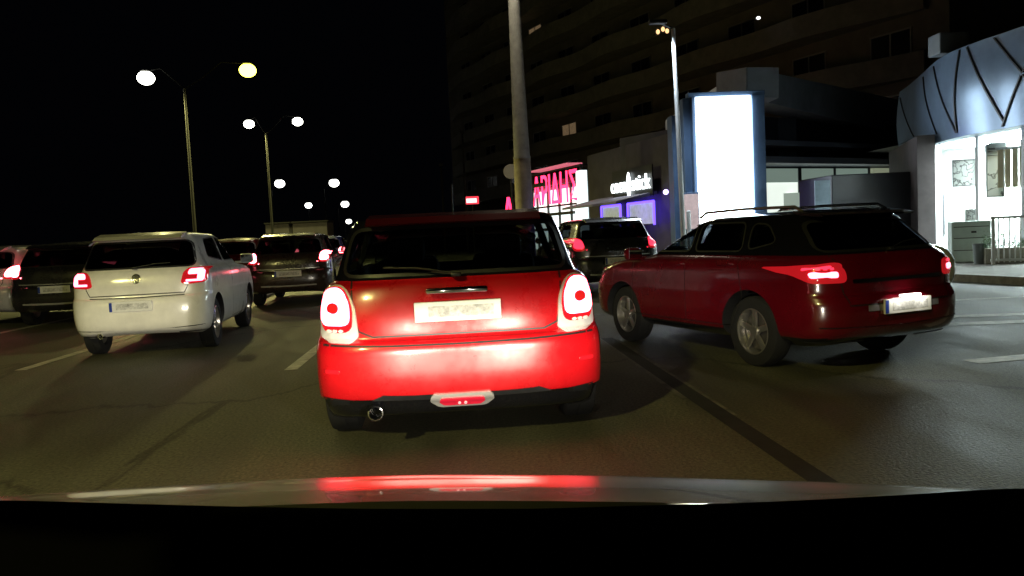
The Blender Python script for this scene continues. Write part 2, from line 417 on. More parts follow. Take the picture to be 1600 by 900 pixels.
vm = nt.nodes.new('ShaderNodeVectorMath'); vm.operation = 'SCALE'; vm.inputs[0].default_value = (.074, .072, .048); nt.links.new(ml2.outputs[0], vm.inputs['Scale']); nt.links.new(vm.outputs[0], b.inputs['Base Color'])
rr = nt.nodes.new('ShaderNodeMapRange'); rr.inputs[1].default_value = .3; rr.inputs[2].default_value = .7; rr.inputs[3].default_value = .42; rr.inputs[4].default_value = .85
nt.links.new(n1.outputs[0], rr.inputs[0]); nt.links.new(rr.outputs[0], b.inputs['Roughness'])
M_mark = mat('road_paint', (.62, .6, .52), .6, noise=(7, .35, 1.15), bump=(60, .3))
M_pave = mat('paving', (.24, .23, .21), .75, noise=(5, .7, 1.2), bump=(30, .3))
M_kerb = mat('kerb_stone', (.32, .31, .29), .7, noise=(8, .6, 1.2))
M_conc = mat('concrete_wall', (.22, .21, .19), .8, noise=(2, .7, 1.15))
props(mk('ground', [(-900, -300, -.02), (900, -300, -.02), (900, 1500, -.02), (-900, 1500, -.02)], [(0, 1, 2, 3)], mat('bare_ground', (.03, .032, .025), .9, noise=(1, .6, 1.4))), kind='structure')
props(mk('road', [(-13, -40, 0), (60, -40, 0), (60, 12.2, 0), (9.3, 12.2, 0), (6.6, 26, 0), (6.0, 400, 0), (-13, 400, 0)], [(0, 1, 2, 3, 4, 5, 6)], M_asph), kind='structure')
def strip(x0, y0, x1, y1, w, bm, z=.004):
    d = Vector((x1 - x0, y1 - y0)).normalized(); n = Vector((-d.y, d.x)) * w / 2
    v = [bm.verts.new((x, y, z)) for x, y in ((x0 - n.x, y0 - n.y), (x0 + n.x, y0 + n.y), (x1 + n.x, y1 + n.y), (x1 - n.x, y1 - n.y))]; bm.faces.new(v)
bm = bmesh.new()
for k in range(-1, 18): strip(-1.7, 8.0 + (k - 1) * 9.5, -1.7, 11.4 + (k - 1) * 9.5, .13, bm)
for k in range(-1, 18): strip(-4.86, 9.1 + k * 8, -4.86, 13.6 + k * 8, .13, bm)
strip(-7.7, 9, -7.0, 90, .15, bm); strip(-9.2, 9, -8.6, 90, .14, bm)
strip(1.62, 11, 1.65, 60, .12, bm)
strip(5.6, 9.2, 9.4, 8.6, .24, bm); strip(4.9, 8.6, 22, 6.4, .24, bm)
strip(6.6, 10.9, 22, 10.2, .12, bm); strip(4.2, 6.3, 7.4, 6.75, .2, bm); strip(7.6, 7.0, 12, 7.6, .12, bm)
props(mkb('road_markings', bm, M_mark), kind='structure')
bm = bmesh.new(); strip(1.58, 5.6, 1.60, 9.0, .045, bm); strip(1.74, 5.0, 1.75, 9.0, .035, bm)
props(mkb('worn_lane_line', bm, mat('worn_paint', (.13, .125, .10), .7, noise=(5, .2, 1.5))), kind='structure')
bm = bmesh.new(); strip(1.67, 2.6, 1.66, 9.0, .13, bm, .0045); props(mkb('tar_seam', bm, mat('tar', (.010, .010, .010), .85, noise=(4, .5, 1.8))), kind='structure')
# raised pavement with its kerb on the right
pv = [(9.3, 12.2), (70, 12.0), (70, 400), (6.0, 400), (6.6, 26)]
bm = bmesh.new(); prism(bm, [(9.45, 12.35), (70, 12.15), (70, 400), (6.15, 400), (6.75, 26)], -.01, .12, 'z'); props(mkb('pavement', bm, M_pave), kind='structure')
bm = bmesh.new(); prism(bm, [(9.3, 12.2), (70, 12.0), (70, 12.15), (9.447, 12.347), (6.747, 26), (6.147, 400), (6.0, 400), (6.6, 26)], -.01, .135, 'z'); props(mkb('kerb', bm, M_kerb), kind='structure')
bm = bmesh.new(); prism(bm, [(-30, -30), (-13, -30), (-13, 400), (-30, 400)], -.01, .13, 'z'); props(mkb('verge_pavement', bm, M_pave), kind='structure')

# ------------------------------------------------------------------ buildings on the right
# apartment block whose facade runs back to the left
M_apt = mat('apartment_render', (.17, .155, .135), .85, noise=(.8, .7, 1.2)); M_par = mat('parapet_render', (.22, .21, .20), .8, noise=(1.5, .7, 1.15))
M_dark = mat('dark_opening', (.008, .008, .01), .25)
M_warm = mat('lit_room', (.5, .4, .3), .6, emit=(1, .66, .35), es=.10, noise=(2, .3, 1.4))
ang = math.atan2(1, -.42)
apt = thing('apartment_building', 'tall dark apartment block with long rounded balcony bands rising behind the shops', 'building', (22.5, 35, 0), ang)
AL = 58
bm = bmesh.new(); prism(bm, [(0, -0.0), (AL, 0), (AL, -14), (0, -14)], 4.6, 31, 'z'); mkb('wall', bm, M_apt, apt)
bm = bmesh.new(); prism(bm, [(0, -1.2), (AL, -1.2), (AL, -14), (0, -14)], 0, 4.597, 'z'); mkb('ground_floor', bm, mat('shop_wall', (.06, .055, .05), .7), apt)
for fl in range(9):
    z = 4.6 + fl * 3.0; bm = bmesh.new(); pts = []
    n = 60; out = []
    for k in range(n + 1):
        x = 1 + (AL - 2) * k / n; y = 1.5 + .55 * math.sin(k / n * PI * 6) ** 2 * (1 if fl % 2 else .7); y *= min(1, 6 * min(k, n - k) / n + .25); out.append((x, y))
    poly = [(1, .005)] + out + [(AL - 1, .005)]
    prism(bm, poly[::-1], z, z + .18, 'z'); sl = mkb('balcony', bm, M_par, apt, 30)
    bm = bmesh.new()
    for a, c in zip(out[:-1], out[1:]): prism(bm, [a, c, (c[0], c[1] - .12), (a[0], a[1] - .12)], z + .183, z + 1.15, 'z')
    mkb('parapet', bm, M_par, sl, 30)
    if fl < 8:
        for k in range(11):
            x = 3 + k * 5; bm = bmesh.new(); box(bm, (x, .012, z + 1.3), (2.2, .03, 2.1)); wo = mkb('window', bm, M_warm if (fl, k) in ((3, 2), (5, 0), (1, 6), (4, 7)) else M_dark, apt)
            bm = bmesh.new()
            for dx in (-1.1, 0, 1.1): box(bm, (x + dx, .04, z + 1.3), (.07, .05, 2.2))
            box(bm, (x, .04, z + 2.39), (2.3, .06, .08)); mkb('window_frame', bm, mat('aluminium_frame', (.3, .3, .3), .4, .6), wo)
for (px, py, s, d, lab) in ((1185, 28, .22, 42, 'small white lamp high on the dark apartment block, above the canopy building'), (985, 260, .22, 44, 'small white lamp on the dark wall above the white script sign'), (1024, 283, .2, 29.5, 'small round white lamp at the right end of the white script sign')):
    t = thing('wall_lamp', lab, 'wall lamp', P(px, py, d), 0, 'small wall lamps'); bm = bmesh.new(); sphere_bm(bm, (0, 0, 0), (s * .5, .1, s * .35)); mkb('lamp_glass', bm, mat('wall_lamp_lit', (.9, .9, .9), .4, emit=(.95, .97, 1), es=3, sample=False), t, 60)
    bm = bmesh.new(); tube(bm, (0, .05, .0), (0, .9, .0), .02); box(bm, (0, .1, 0), (s, .06, s * .6), .01); mkb('bracket', bm, M_black, t)
# warm lit balcony lamp behind the top of the slim column
t = thing('balcony_lantern', 'warm orange lit lantern cluster behind the top of the slim white column', 'lamp', P(1036, 48, 43), 0)
bm = bmesh.new()
for dx, dz in ((-.28, -.05), (0, .08), (.22, -.02)): sphere_bm(bm, (dx, 0, dz), (.1, .08, .13))
mkb('lamp_glass', bm, mat('warm_lantern', (.8, .5, .3), .4, emit=(1, .6, .28), es=1.6, sample=False), t, 60)
bm = bmesh.new(); tube(bm, (-.45, .05, .25), (.4, .05, .25), .03); tube(bm, (0, .05, .25), (0, 2.5, .25), .03); mkb('bracket', bm, M_black, t)

# red lettered shop
def frame_obj(name, label, cat, a, b, group=None):
    """thing whose local x runs from a to b on the ground, local -y faces the road"""
    a, b = Vector(a), Vector(b); d = b - a
    return thing(name, label, cat, (a.x, a.y, 0), math.atan2(d.y, d.x), group), d.length
M_white = mat('lit_shopfront', (.9, .9, .9), .5, emit=(.82, 1, 1), es=1.5)
M_red = mat('red_neon', (.9, .1, .2), .4, emit=(1, .02, .085), es=5)
M_pink = mat('pink_edge', (.8, .2, .3), .5, emit=(1, .25, .35), es=.55)
a, b_ = P(826, 340, 42), P(914, 340, 36.5)
sh, sl = frame_obj('corner_shop', 'brightly lit glass shop under the tall red letters', 'shop', a, b_)
bm = bmesh.new(); box(bm, (sl / 2, 1.6, 1.75), (sl, 3, 3.5)); mkb('wall', bm, mat('shop_inner', (.3, .3, .32), .6), sh)
nx = 5
for k in range(nx):
    bm = bmesh.new(); x0 = sl * k / nx; x1 = sl * (k + 1) / nx
    box(bm, ((x0 + x1) / 2, .04, 1.85), (x1 - x0 - .1, .06, 2.9)); mkb('shop_window', bm, M_white, sh)
bm = bmesh.new()
for k in range(nx + 1): box(bm, (sl * k / nx, .0, 1.75), (.09, .16, 3.5))
box(bm, (sl / 2 - .3, -.02, 2.12), (sl * .8, .17, .14)); box(bm, (sl / 2 - .3, -.02, 1.38), (sl * .8, .17, .14))
mkb('window_frame', bm, mat('dark_frame', (.03, .03, .035), .4), sh)
bm = bmesh.new(); box(bm, (sl / 2, 1.2, 3.62), (sl + .4, 3, .2)); mkb('roof', bm, M_black, sh)
bm = bmesh.new(); box(bm, (sl + .35, -.3, 2.0), (.5, .3, 3.9)); mkb('lit_pillar', bm, M_white, sh)
t, tl = frame_obj('shop_sign', 'tall red neon letters standing above the lit glass shop', 'sign', P(852, 300, 41.4), P(930, 290, 36.2))
text_mesh('letters', 'ΑΡΙΔΗΣ', 2.0, M_red, t, .02, (tl / 2 + .05, -.8, 2.6), (PI / 2, 0, 0), tl / 5.9 * .74)
bm = bmesh.new(); box(bm, (tl / 2, -.7, 2.5), (tl, .1, .08)); box(bm, (tl / 2, -.7, 4.2), (tl, .1, .08))
for k in (0, 1): box(bm, (tl * k, -.3, 2.5), (.08, .9, .07)); box(bm, (tl * k, -.3, 4.2), (.08, .9, .07)); box(bm, (tl * k, -.7, 3.35), (.07, .07, 1.8))
mkb('sign_frame', bm, M_black, t); bm = bmesh.new(); box(bm, (tl * .42, -.5, 4.36), (tl * .8, .8, .07)); mkb('sign_edge', bm, M_pink, t)
t, tl = frame_obj('shop_sign', 'short pair of red neon strokes left of the thick concrete mast', 'sign', P(792, 320, 44), P(810, 316, 43))
text_mesh('letters', 'Λ', 1.1, M_red, t, .06, (.33, -.1, 2.45), (PI / 2, 0, 0), .8)
bm = bmesh.new(); tube(bm, (.1, .1, 0), (.1, .1, 3.2), .04); tube(bm, (.5, .1, 0), (.5, .1, 3.2), .04); box(bm, (.33, .06, 2.42), (.8, .06, .08)); mkb('sign_posts', bm, M_black, t)

# white script sign, blue lit bar
M_blue = mat('blue_neon', (.1, .1, .8), .4, emit=(.12, .06, 1), es=3.5); M_script = mat('white_neon', (.9, .9, .9), .4, emit=(.9, 1, 1), es=3)
a, b_ = P(918, 340, 34), P(1058, 340, 26.5)
br, bl = frame_obj('bar', 'dark bar front with purple lit windows under a white script sign', 'shop', a, b_)
bm = bmesh.new(); box(bm, (bl / 2, 2.6, 2.2), (bl, 5, 4.4)); mkb('wall', bm, mat('bar_wall', (.045, .04, .05), .6, noise=(3, .7, 1.3)), br)
bm = bmesh.new(); prism(bm, [(.2, 2.42), (-1.5, 2.12), (-1.5, 2.2), (.2, 2.55)][::-1], bl * .12, bl * .8, 'x'); mkb('awning', bm, mat('awning_cloth', (.22, .22, .34), .7), br)
for (u0, u1) in ((.2, .42), (.52, .78)):
    bm = bmesh.new(); box(bm, (bl * (u0 + u1) / 2, .06, 1.75), (bl * (u1 - u0), .04, .75)); w = mkb('window', bm, mat('bar_window', (.5, .5, .4), .5, emit=(.62, .68, .42), es=.5, noise=(4, .4, 1.2)), br)
    bm = bmesh.new(); z0, z1 = 1.33, 2.17; x0, x1 = bl * u0 - .06, bl * u1 + .06
    path(bm, [(x0, .0, z0), (x0, 0, z1), (x1, 0, z1), (x1, 0, z0)], .045); mkb('neon_tube', bm, M_blue, w, 60)
bm = bmesh.new(); path(bm, [(bl * .95, 0, 1.5), (bl * .95, 0, 2.3)], .03); mkb('neon_tube', bm, M_blue, br, 60)
bm = bmesh.new(); sphere_bm(bm, (bl * .93, -.1, 2.42), (.09, .09, .09)); mkb('lamp', bm, mat('violet_lamp', (.7, .5, 1), .4, emit=(.5, .4, 1), es=5), br, 60)
t, tl = frame_obj('script_sign', 'white glowing script lettering with an oval emblem on the dark bar', 'sign', P(959, 305, 30.9), P(1021, 290, 27.8))
text_mesh('letters', 'coco', .78, M_script, t, .03, (tl * .22, -.12, 2.62), (PI / 2, 0, 0), .86)
text_mesh('letters', 'stick', .78, M_script, t, .03, (tl * .77, -.12, 2.62), (PI / 2, 0, 0), .98)
bm = bmesh.new(); sphere_bm(bm, (tl * .48, -.12, 2.82), (.16, .05, .5)); mkb('emblem', bm, M_script, t, 60)
bm = bmesh.new(); box(bm, (tl / 2, -.02, 2.9), (tl, .05, 1.1)); mkb('backing', bm, M_black, t)
pl = PL = None
pl = bpy.data.lights.new('bar_glow', 'POINT'); pl.energy = 60; pl.color = (.15, .08, 1); pl.shadow_soft_size = .3
o = bpy.data.objects.new('bar_glow', pl); C.objects.link(o); o.parent = br; o.location = (bl * .7, -1.0, 1.9)

# canopy building with the tall white lightbox
M_fas = mat('canopy_fascia', (.42, .45, .50), .75, noise=(1.2, .7, 1.15)); M_frame = mat('surround_glow_blue', (.10, .17, .30), .5, noise=(2, .8, 1.1))  # surround made bluer, its colour carries the lightbox glow
cb = thing('canopy_building', 'dark corner building with a pale angled canopy band and a lit ground floor window', 'building')
def quad_slab(name, pts, th, m, parent):
    """pts: four 3D corners; extruded away from the road"""
    n = (pts[1] - pts[0]).cross(pts[3] - pts[0]).normalized(); n = n if n.y > 0 else -n
    vs = list(pts) + [p + n * th for p in pts]
    return mk(name, vs, [(0, 1, 2, 3), (7, 6, 5, 4), (0, 4, 5, 1), (1, 5, 6, 2), (2, 6, 7, 3), (3, 7, 4, 0)], m, parent)
quad_slab('fascia', [P(1167, 105, 23), P(1415, 158, 31), P(1415, 212, 31), P(1167, 152, 23)], 1.0, M_fas, cb)
quad_slab('fascia', [P(1040, 188, 31), P(1165, 105, 23.02), P(1165, 152, 23.02), P(1040, 222, 31)], 1.0, M_fas, cb)
A0, A1 = P(1167, 200, 25.5), P(1420, 200, 30.5)
def wallseg(name, a, b, z0, z1, th, m, parent): return quad_slab(name, [Vector((a.x, a.y, z1)), Vector((b.x, b.y, z1)), Vector((b.x, b.y, z0)), Vector((a.x, a.y, z0))], th, m, parent)
M_dw = mat('dark_blue_wall', (.03, .03, .042), .6, noise=(1, .6, 1.4))
wallseg('wall', A0, A1, 3.05, 4.7, 6, M_dw, cb)
wallseg('wall', P(1040, 200, 31), P(1165, 200, 26), 0, 4.7, 2, mat('side_wall', (.10, .12, .15), .6, noise=(1, .6, 1.3)), cb)
B0, B1 = P(1186, 250, 23.6), P(1415, 250, 27.5)
wallseg('ledge', B0, B1, 3.02, 3.22, 2, mat('ledge_metal', (.3, .32, .38), .45), cb)
wallseg('ledge', B0 + Vector((0, .5, 0)), B1 + Vector((0, .5, 0)), 3.62, 3.78, 2, mat('ledge_metal', (.3, .32, .38), .45), cb)
M_shopw = mat('bright_room', (.8, .85, .82), .6, emit=(.9, 1, .9), es=.95)
W0, W1 = P(1188, 290, 25.2), P(1356, 290, 27.6)
wi = wallseg('lit_window', W0, W1, .5, 2.55, .1, M_shopw, cb)
bm = bmesh.new()
wi2 = wallseg('window_blind', W0 - Vector((0, .06, 0)), W1 - Vector((0, .06, 0)), 2.5, 2.95, .05, mat('green_blind', (.4, .48, .42), .6, emit=(.6, .8, .68), es=.22), cb)
for u in (0, .33, .34, .66, 1):
    p = W0.lerp(W1, u); box(bm, (p.x, p.y - .08, 1.7), (.07, .07, 2.6))
tube(bm, (W0.x, W0.y - .08, 2.98), (W1.x, W1.y - .08, 2.98), .03)
mkb('window_frame', bm, mat('dark_frame', (.03, .03, .035), .4), cb)
for u, w_, h_, z_ in ((.22, .9, 1.1, 1.6), (.5, .5, .3, 1.9), (.62, 1.6, .5, 1.3)):
    p = W0.lerp(W1, u); bm = bmesh.new(); box(bm, (p.x, p.y - .035, z_), (w_, .04, h_), .01); mkb('display_panel', bm, mat('display_grey', (.5, .56, .5), .6, emit=(.7, .85, .72), es=.35), cb)
wallseg('side_window', P(1364, 290, 27.4), P(1408, 290, 28), 2.2, 2.95, .1, mat('olive_room', (.4, .42, .32), .6, emit=(.55, .62, .42), es=.3), cb)
wallseg('wall', P(1358, 290, 28), P(1425, 290, 29), 0, 3.0, 1, M_dw, cb)
# the white lightbox
lb = thing('lightbox_sign', 'tall blank white lightbox glowing on a blue grey surround', 'billboard')
M_lb = mat('lightbox_face', (.9, .9, .9), .4, emit=(.88, .97, 1), es=2.6)
c0, c1 = P(1089, 260, 22.0), P(1176, 260, 22.0); zt, zb = P(1130, 150, 22).z, .6
bm = bmesh.new(); box(bm, ((c0.x + c1.x) / 2, 22.06, (zt + zb) / 2), (c1.x - c0.x, .1, zt - zb), .01); mkb('lit_face', bm, M_lb, lb)
bm = bmesh.new()
box(bm, (c0.x - .05, 22.08, (zt + .15) / 2), (.1, .22, zt - .15), .01); box(bm, (c1.x + .19, 22.1, (zt + .15) / 2), (.36, .3, zt - .15), .01)
box(bm, ((c0.x + c1.x) / 2 + .1, 22.1, zt + .06), (c1.x - c0.x + .6, .24, .12), .01); box(bm, ((c0.x + c1.x) / 2, 22.3, zt / 2), (c1.x - c0.x + .6, .3, zt), .01)
mkb('surround', bm, M_frame, lb)
bm = bmesh.new()
for px, py, w_, h_ in ((1160, 188, .1, .06), (1161, 200, .16, .12), (1157, 214, .05, .05), (1153, 222, .04, .07), (1122, 178, .04, .03), (1158, 178, .12, .04)):
    p = P(px, py, 22); box(bm, (p.x, 22.003, p.z), (w_, .01, h_))
mkb('printed_marks', bm, mat('teal_print', (.2, .7, .65), .5, emit=(.25, 1, .85), es=.8), lb)
wallseg('wall', P(1052, 260, 22.6), P(1084, 260, 22.6), 0, P(1070, 180, 22.6).z, .5, M_frame, cb)
# noticeboard between the column and the lightbox
t = thing('noticeboard', 'small pale pink lit poster panel between the slim white column and the lightbox', 'noticeboard', (P(1080, 320, 21.6).x, 21.6, 0))
bm = bmesh.new(); box(bm, (0, 0, 1.62), (.38, .06, .95), .01); mkb('panel', bm, mat('poster_pink', (.6, .45, .45), .6, emit=(.8, .6, .62), es=.35, noise=(5, .7, 1.2)), t)
bm = bmesh.new(); box(bm, (0, .05, 1.62), (.46, .06, 1.05), .01); tube(bm, (0, .08, .1), (0, .08, 1.3), .05); mkb('frame', bm, M_frame, t)
al = bpy.data.lights.new('lightbox_spill', 'AREA'); al.shape = 'RECTANGLE'; al.size = 1.5; al.size_y = 3.8; al.energy = 260; al.color = (.8, .93, 1)
o = bpy.data.objects.new('lightbox_spill', al); C.objects.link(o); o.location = ((c0.x + c1.x) / 2, 21.9, 2.8); o.rotation_euler = (R(90), 0, 0); o.parent = lb

# dark wall between the canopy building and the corner store
t = thing('brick_wall', 'dark brown rendered wall left of the bright corner store', 'wall')
wallseg('wall_face', P(1412, 300, 24), P(1462, 300, 19.2), 0, 3.2, .4, mat('brown_render', (.05, .04, .042), .8, noise=(3, .7, 1.3)), t)

# box truck
M_truck = mat('truck_box', (.02, .02, .026), .5, noise=(2, .7, 1.3))
tr = thing('box_truck', 'dark box truck parked behind the red estate, in front of the lit window', 'truck', (P(1345, 300, 21).x, 21.4, 0))
bm = bmesh.new(); box(bm, (0, 0, 1.52), (2.2, 2.0, 1.72), .03); mkb('cargo_box', bm, M_truck, tr)
q = P(1287, 300, 20.3); bm = bmesh.new(); box(bm, (q.x - tr.location.x, -1.03, 1.75), (.42, .03, 1.0), .01); mkb('lit_side', bm, mat('lit_side_blue', (.16, .22, .28), .5, noise=(4, .7, 1.2)), tr)  # lit face of the box, painted paler than the rest
bm = bmesh.new(); box(bm, (1.6, 0, 1.2), (.95, 1.9, 1.3), .15); mkb('cab', bm, M_truck, tr, 40)
bm = bmesh.new(); box(bm, (.3, 0, .55), (3.6, .9, .18)); mkb('chassis', bm, M_black, tr)
for x in (-.7, 1.5):
    for s in (-1, 1): w = wheel(tr, x, s * .8, .38, .24, 1); w.rotation_euler = (0, 0, PI / 2 * s * -1)

# corner store: curved panelled fascia over glass
ZB, ZT = 3.0, 5.02
cp = [(1408, 24), (1425, 22.6), (1445, 20.9), (1465, 19.4), (1485, 18.5), (1510, 17.8), (1540, 17.15), (1570, 16.6), (1600, 16.05), (1660, 15.1), (1740, 14.2)]
fx = pchip([c[0] for c in cp], [c[1] for c in cp])
def FP(px, v, off=0):
    d = fx(px); z = ZB + (ZT - ZB) * v
    p0 = P(px, 300, d); p0 = Vector((p0.x, p0.y, z)); pa = P(px + 2, 300, fx(px + 2)); tt = Vector((pa.x - p0.x, pa.y - p0.y, 0)).normalized(); n = Vector((tt.y, -tt.x, 0))
    if n.y > 0 and abs(n.x) < abs(n.y): n = -n
    bul = .10 * math.sin(PI * v)
    return p0 + n * (off + bul)
st = thing('corner_store', 'single storey corner store with curved blue grey panelled fascia over bright white glass', 'shop')
M_panel = mat('blue_panel', (.22, .31, .44), .3, .3, noise=(1.5, .8, 1.1))
pxs = [1408 + 4 * k for k in range(83)]
vs, fs = [], []; nv = 8
for px in pxs:
    for k in range(nv + 1): vs.append(FP(px, k / nv))
    vs.append(FP(px, 1) + Vector((.5, .8, 0))); vs.append(FP(px, 0) + Vector((.5, .8, 0)))
m_ = nv + 3
for i in range(len(pxs) - 1):
    for k in range(m_): a = i * m_ + k; c = i * m_ + (k + 1) % m_; fs.append((a, c, c + m_, a + m_))
mk('fascia', vs, fs, M_panel, st, 35)
def joint(a, va, b, vb):
    vs, fs = [], []; n = 16
    for i in range(n + 1):
        t = i / n; px = a + (b - a) * t; v = va + (vb - va) * t; p = FP(px, v, .004); q = FP(px, v, .03)
        dx = .022
        tt = (FP(px + 1, v) - FP(px - 1, v)).normalized() * dx
        vs += [p - tt, q - tt, q + tt, p + tt]
    for i in range(n):
        for k in range(4): x = i * 4 + k; y = i * 4 + (k + 1) % 4; fs.append((x, y, y + 4, x + 4))
    return mk('panel_joint', vs, fs, M_black, st)
for j in ((1411, .9, 1440, .02), (1447, .93, 1468, .1), (1463, .95, 1497, .05), (1503, .98, 1498, .05), (1514, .98, 1572, .06), (1568, .02, 1604, .5), (1556, .98, 1606, .52), (1606, .52, 1650, .98), (1606, .5, 1660, .02)): joint(*j)
bm = bmesh.new(); q = P(1494, 50, 18.6); box(bm, (q.x, 18.9, ZT + .28), (.75, .5, .5), .03); mkb('roof_unit', bm, mat('roof_unit_grey', (.22, .25, .27), .6), st)
# interior
M_win = mat('store_white', (.82, .84, .84), .6)
gpx = [(1463, 19.9), (1530, 18.2), (1600, 17.0), (1740, 15.2)]
for (p0, d0), (p1, d1) in zip(gpx[:-1], gpx[1:]):
    a = P(p0, 300, d0); c = P(p1, 300, d1); wallseg('glass_pane', a, c, .15, 3.05, .02, M_glassC, st)
bk = [P(1455, 300, 23.5), P(1600, 300, 20.5), P(1760, 300, 18.6)]
wallseg('back_wall', bk[0], bk[1], 0.13, 3.3, .1, M_win, st); wallseg('back_wall', bk[1], bk[2], 0.13, 3.3, .1, M_win, st)
wallseg('side_wall', P(1463, 300, 19.9), P(1464, 300, 23.6), .13, 3.3, .1, M_win, st)
g0, g3 = P(1463, 300, 19.9), P(1740, 300, 15.2)
mk('ceiling', [(g0.x, g0.y, 3.06), (g3.x, g3.y, 3.06), (bk[2].x, bk[2].y, 3.06), (bk[0].x, bk[0].y, 3.06), (g0.x, g0.y, 3.3), (g3.x, g3.y, 3.3), (bk[2].x, bk[2].y, 3.3), (bk[0].x, bk[0].y, 3.3)], [(0, 1, 2, 3), (4, 5, 6, 7), (0, 1, 5, 4), (1, 2, 6, 5), (2, 3, 7, 6), (3, 0, 4, 7)], M_win, st)
mk('roof', [FP(1408, .2) + Vector((0, .1, 0)), FP(1512, .2) + Vector((0, .1, 0)), FP(1736, .2) + Vector((0, .1, 0)), Vector((30, 30, ZB + .4)), Vector((14, 34, ZB + .4))], [(0, 1, 2, 3, 4)], M_black, st)
for k, (px, d) in enumerate(((1500, 20.6), (1560, 19.2), (1620, 18), (1690, 17))):
    p = P(px, 300, d); bm = bmesh.new(); box(bm, (p.x, p.y, 3.02), (1.2, .6, .05), .01); mkb('ceiling_light', bm, mat('store_tube', (.9, .9, .9), .5, emit=(.93, 1, .98), es=320), st)
bm = bmesh.new()
for px, d, w in ((1463, 19.85, .10), (1470, 19.65, .04), (1530, 18.15, .12), (1600, 16.95, .08), (1740, 15.15, .1)):
    p = P(px, 300, d); box(bm, (p.x, p.y, 1.65), (w, w, 3.05))
q_ = [P(px, 300, d) for px, d in ((1463, 19.85), (1470, 19.65), (1530, 18.15), (1600, 16.95), (1740, 15.15))]
path(bm, [(p.x, p.y, .2) for p in q_], .03)
mkb('window_frame', bm, mat('white_frame', (.75, .77, .78), .4), st)
# things behind and before the glass
M_sk = mat('poster_sketch', (.7, .7, .7), .6)
def sketch_mat(name, s, seed):
    if name in MATS: return MATS[name]
    m = bpy.data.materials.new(name); m.use_nodes = True; nt = m.node_tree; b = nt.nodes['Principled BSDF']; tc = nt.nodes.new('ShaderNodeTexCoord')
    mp = nt.nodes.new('ShaderNodeMapping'); mp.inputs['Location'].default_value = (seed, seed * 2, 0); n = nt.nodes.new('ShaderNodeTexNoise'); n.inputs['Scale'].default_value = s; n.inputs['Detail'].default_value = 3
    r = nt.nodes.new('ShaderNodeValToRGB'); r.color_ramp.elements[0].position = .42; r.color_ramp.elements[0].color = (.06, .06, .06, 1); r.color_ramp.elements[0].position = .485; r.color_ramp.elements[1].position = .51; r.color_ramp.elements[1].color = (.8, .82, .8, 1); e3 = r.color_ramp.elements.new(.44); e3.color = (.8, .82, .8, 1)
    nt.links.new(tc.outputs['Object'], mp.inputs[0]); nt.links.new(mp.outputs[0], n.inputs[0]); nt.links.new(n.outputs[0], r.inputs[0]); nt.links.new(r.outputs[0], b.inputs['Base Color']); MATS[name] = m
    return m
def poster(px, py, d, w, h, label, mt, frame=True):
    p = P(px, py, d); t = thing('poster', label, 'poster', p, R(-28)); bm = bmesh.new(); box(bm, (0, 0, 0), (w, .02, h)); mkb('print', bm, mt, t)
    if frame:
        bm = bmesh.new()
        for s in (-1, 1): box(bm, (s * w / 2, -.01, 0), (.03, .04, h + .03)); box(bm, (0, -.01, s * h / 2), (w - .031, .04, .03))
        mkb('frame', bm, mat('grey_frame', (.25, .26, .27), .5), t)
poster(1509, 270, 18.5, .55, .62, 'framed grey line drawing hung in the left pane of the bright store', sketch_mat('drawing_ink', 5, 3.1))
poster(1555, 275, 17.7, .34, .95, 'narrow black and white print in the middle of the store glass', sketch_mat('drawing_ink_dark', 2.6, 8))
poster(1522, 340, 18.3, .38, .42, 'small pale green flowered print low in the store glass above the grey cabinet', sketch_mat('drawing_green', 9, 1.7), False)
t = thing('air_conditioner', 'grey wall unit high in the store glass beside the middle frame', 'air conditioner', P(1557, 232, 17.6), R(-28)); bm = bmesh.new(); box(bm, (0, .1, 0), (.42, .25, .26), .05); mkb('casing', bm, mat('unit_grey', (.3, .33, .34), .5), t, 40)
bm = bmesh.new(); box(bm, (0, -.03, -.06), (.34, .02, .03)); box(bm, (0, -.03, 0), (.34, .02, .02)); mkb('vent', bm, M_black, t)
t = thing('slatted_blind', 'cream vertical slat blind at the right end of the store glass', 'blind', P(1592, 262, 17.15), R(-28))
bm = bmesh.new()
for k in range(9): box(bm, (-.35 + k * .14, .02 * (k % 2), 0), (.11, .02, .85))
mkb('slats', bm, mat('cream_slats', (.75, .66, .45), .6), t); bm = bmesh.new(); box(bm, (.2, 0, .45), (1.3, .05, .05)); mkb('rail', bm, M_win, t)
t = thing('cabinet', 'grey green metal cabinet standing outside the store glass', 'cabinet', (P(1514, 400, 17.2).x, 17.2, .12), R(-20))
bm = bmesh.new(); box(bm, (0, 0, .47), (.78, .4, .9), .015); mkb('casing', bm, mat('cabinet_green', (.6, .7, .66), .5, noise=(4, .85, 1.1)), t)
bm = bmesh.new()
for z in (.28, .55, .8): box(bm, (0, -.205, z), (.7, .012, .015))
box(bm, (.05, -.21, .68), (.1, .015, .04)); mkb('handles', bm, M_black, t)
t = thing('litter_bin', 'small dark grey bin standing between the cabinet and the white fence', 'bin', (P(1532, 405, 16.4).x, 16.4, .12))
bm = bmesh.new(); lathe(bm, [(0, 0), (.12, 0), (.15, .42), (.16, .44), (.13, .44), (.11, .05)], 20); mkb('bucket', bm, mat('bin_grey', (.12, .14, .14), .5), t, 40)
t = thing('picket_fence', 'white upright bar fence at the right in front of the store', 'fence', (P(1552, 400, 15.9).x, 15.9, .12), R(-20))
bm = bmesh.new()
for k in range(22): tube(bm, (k * .1, 0, .05), (k * .1, 0, .98), .014, seg=8)
mkb('bars', bm, mat('fence_white', (.75, .77, .75), .5), t); bm = bmesh.new(); box(bm, (1.05, 0, .98), (2.2, .04, .05)); box(bm, (1.05, 0, .1), (2.2, .04, .05))
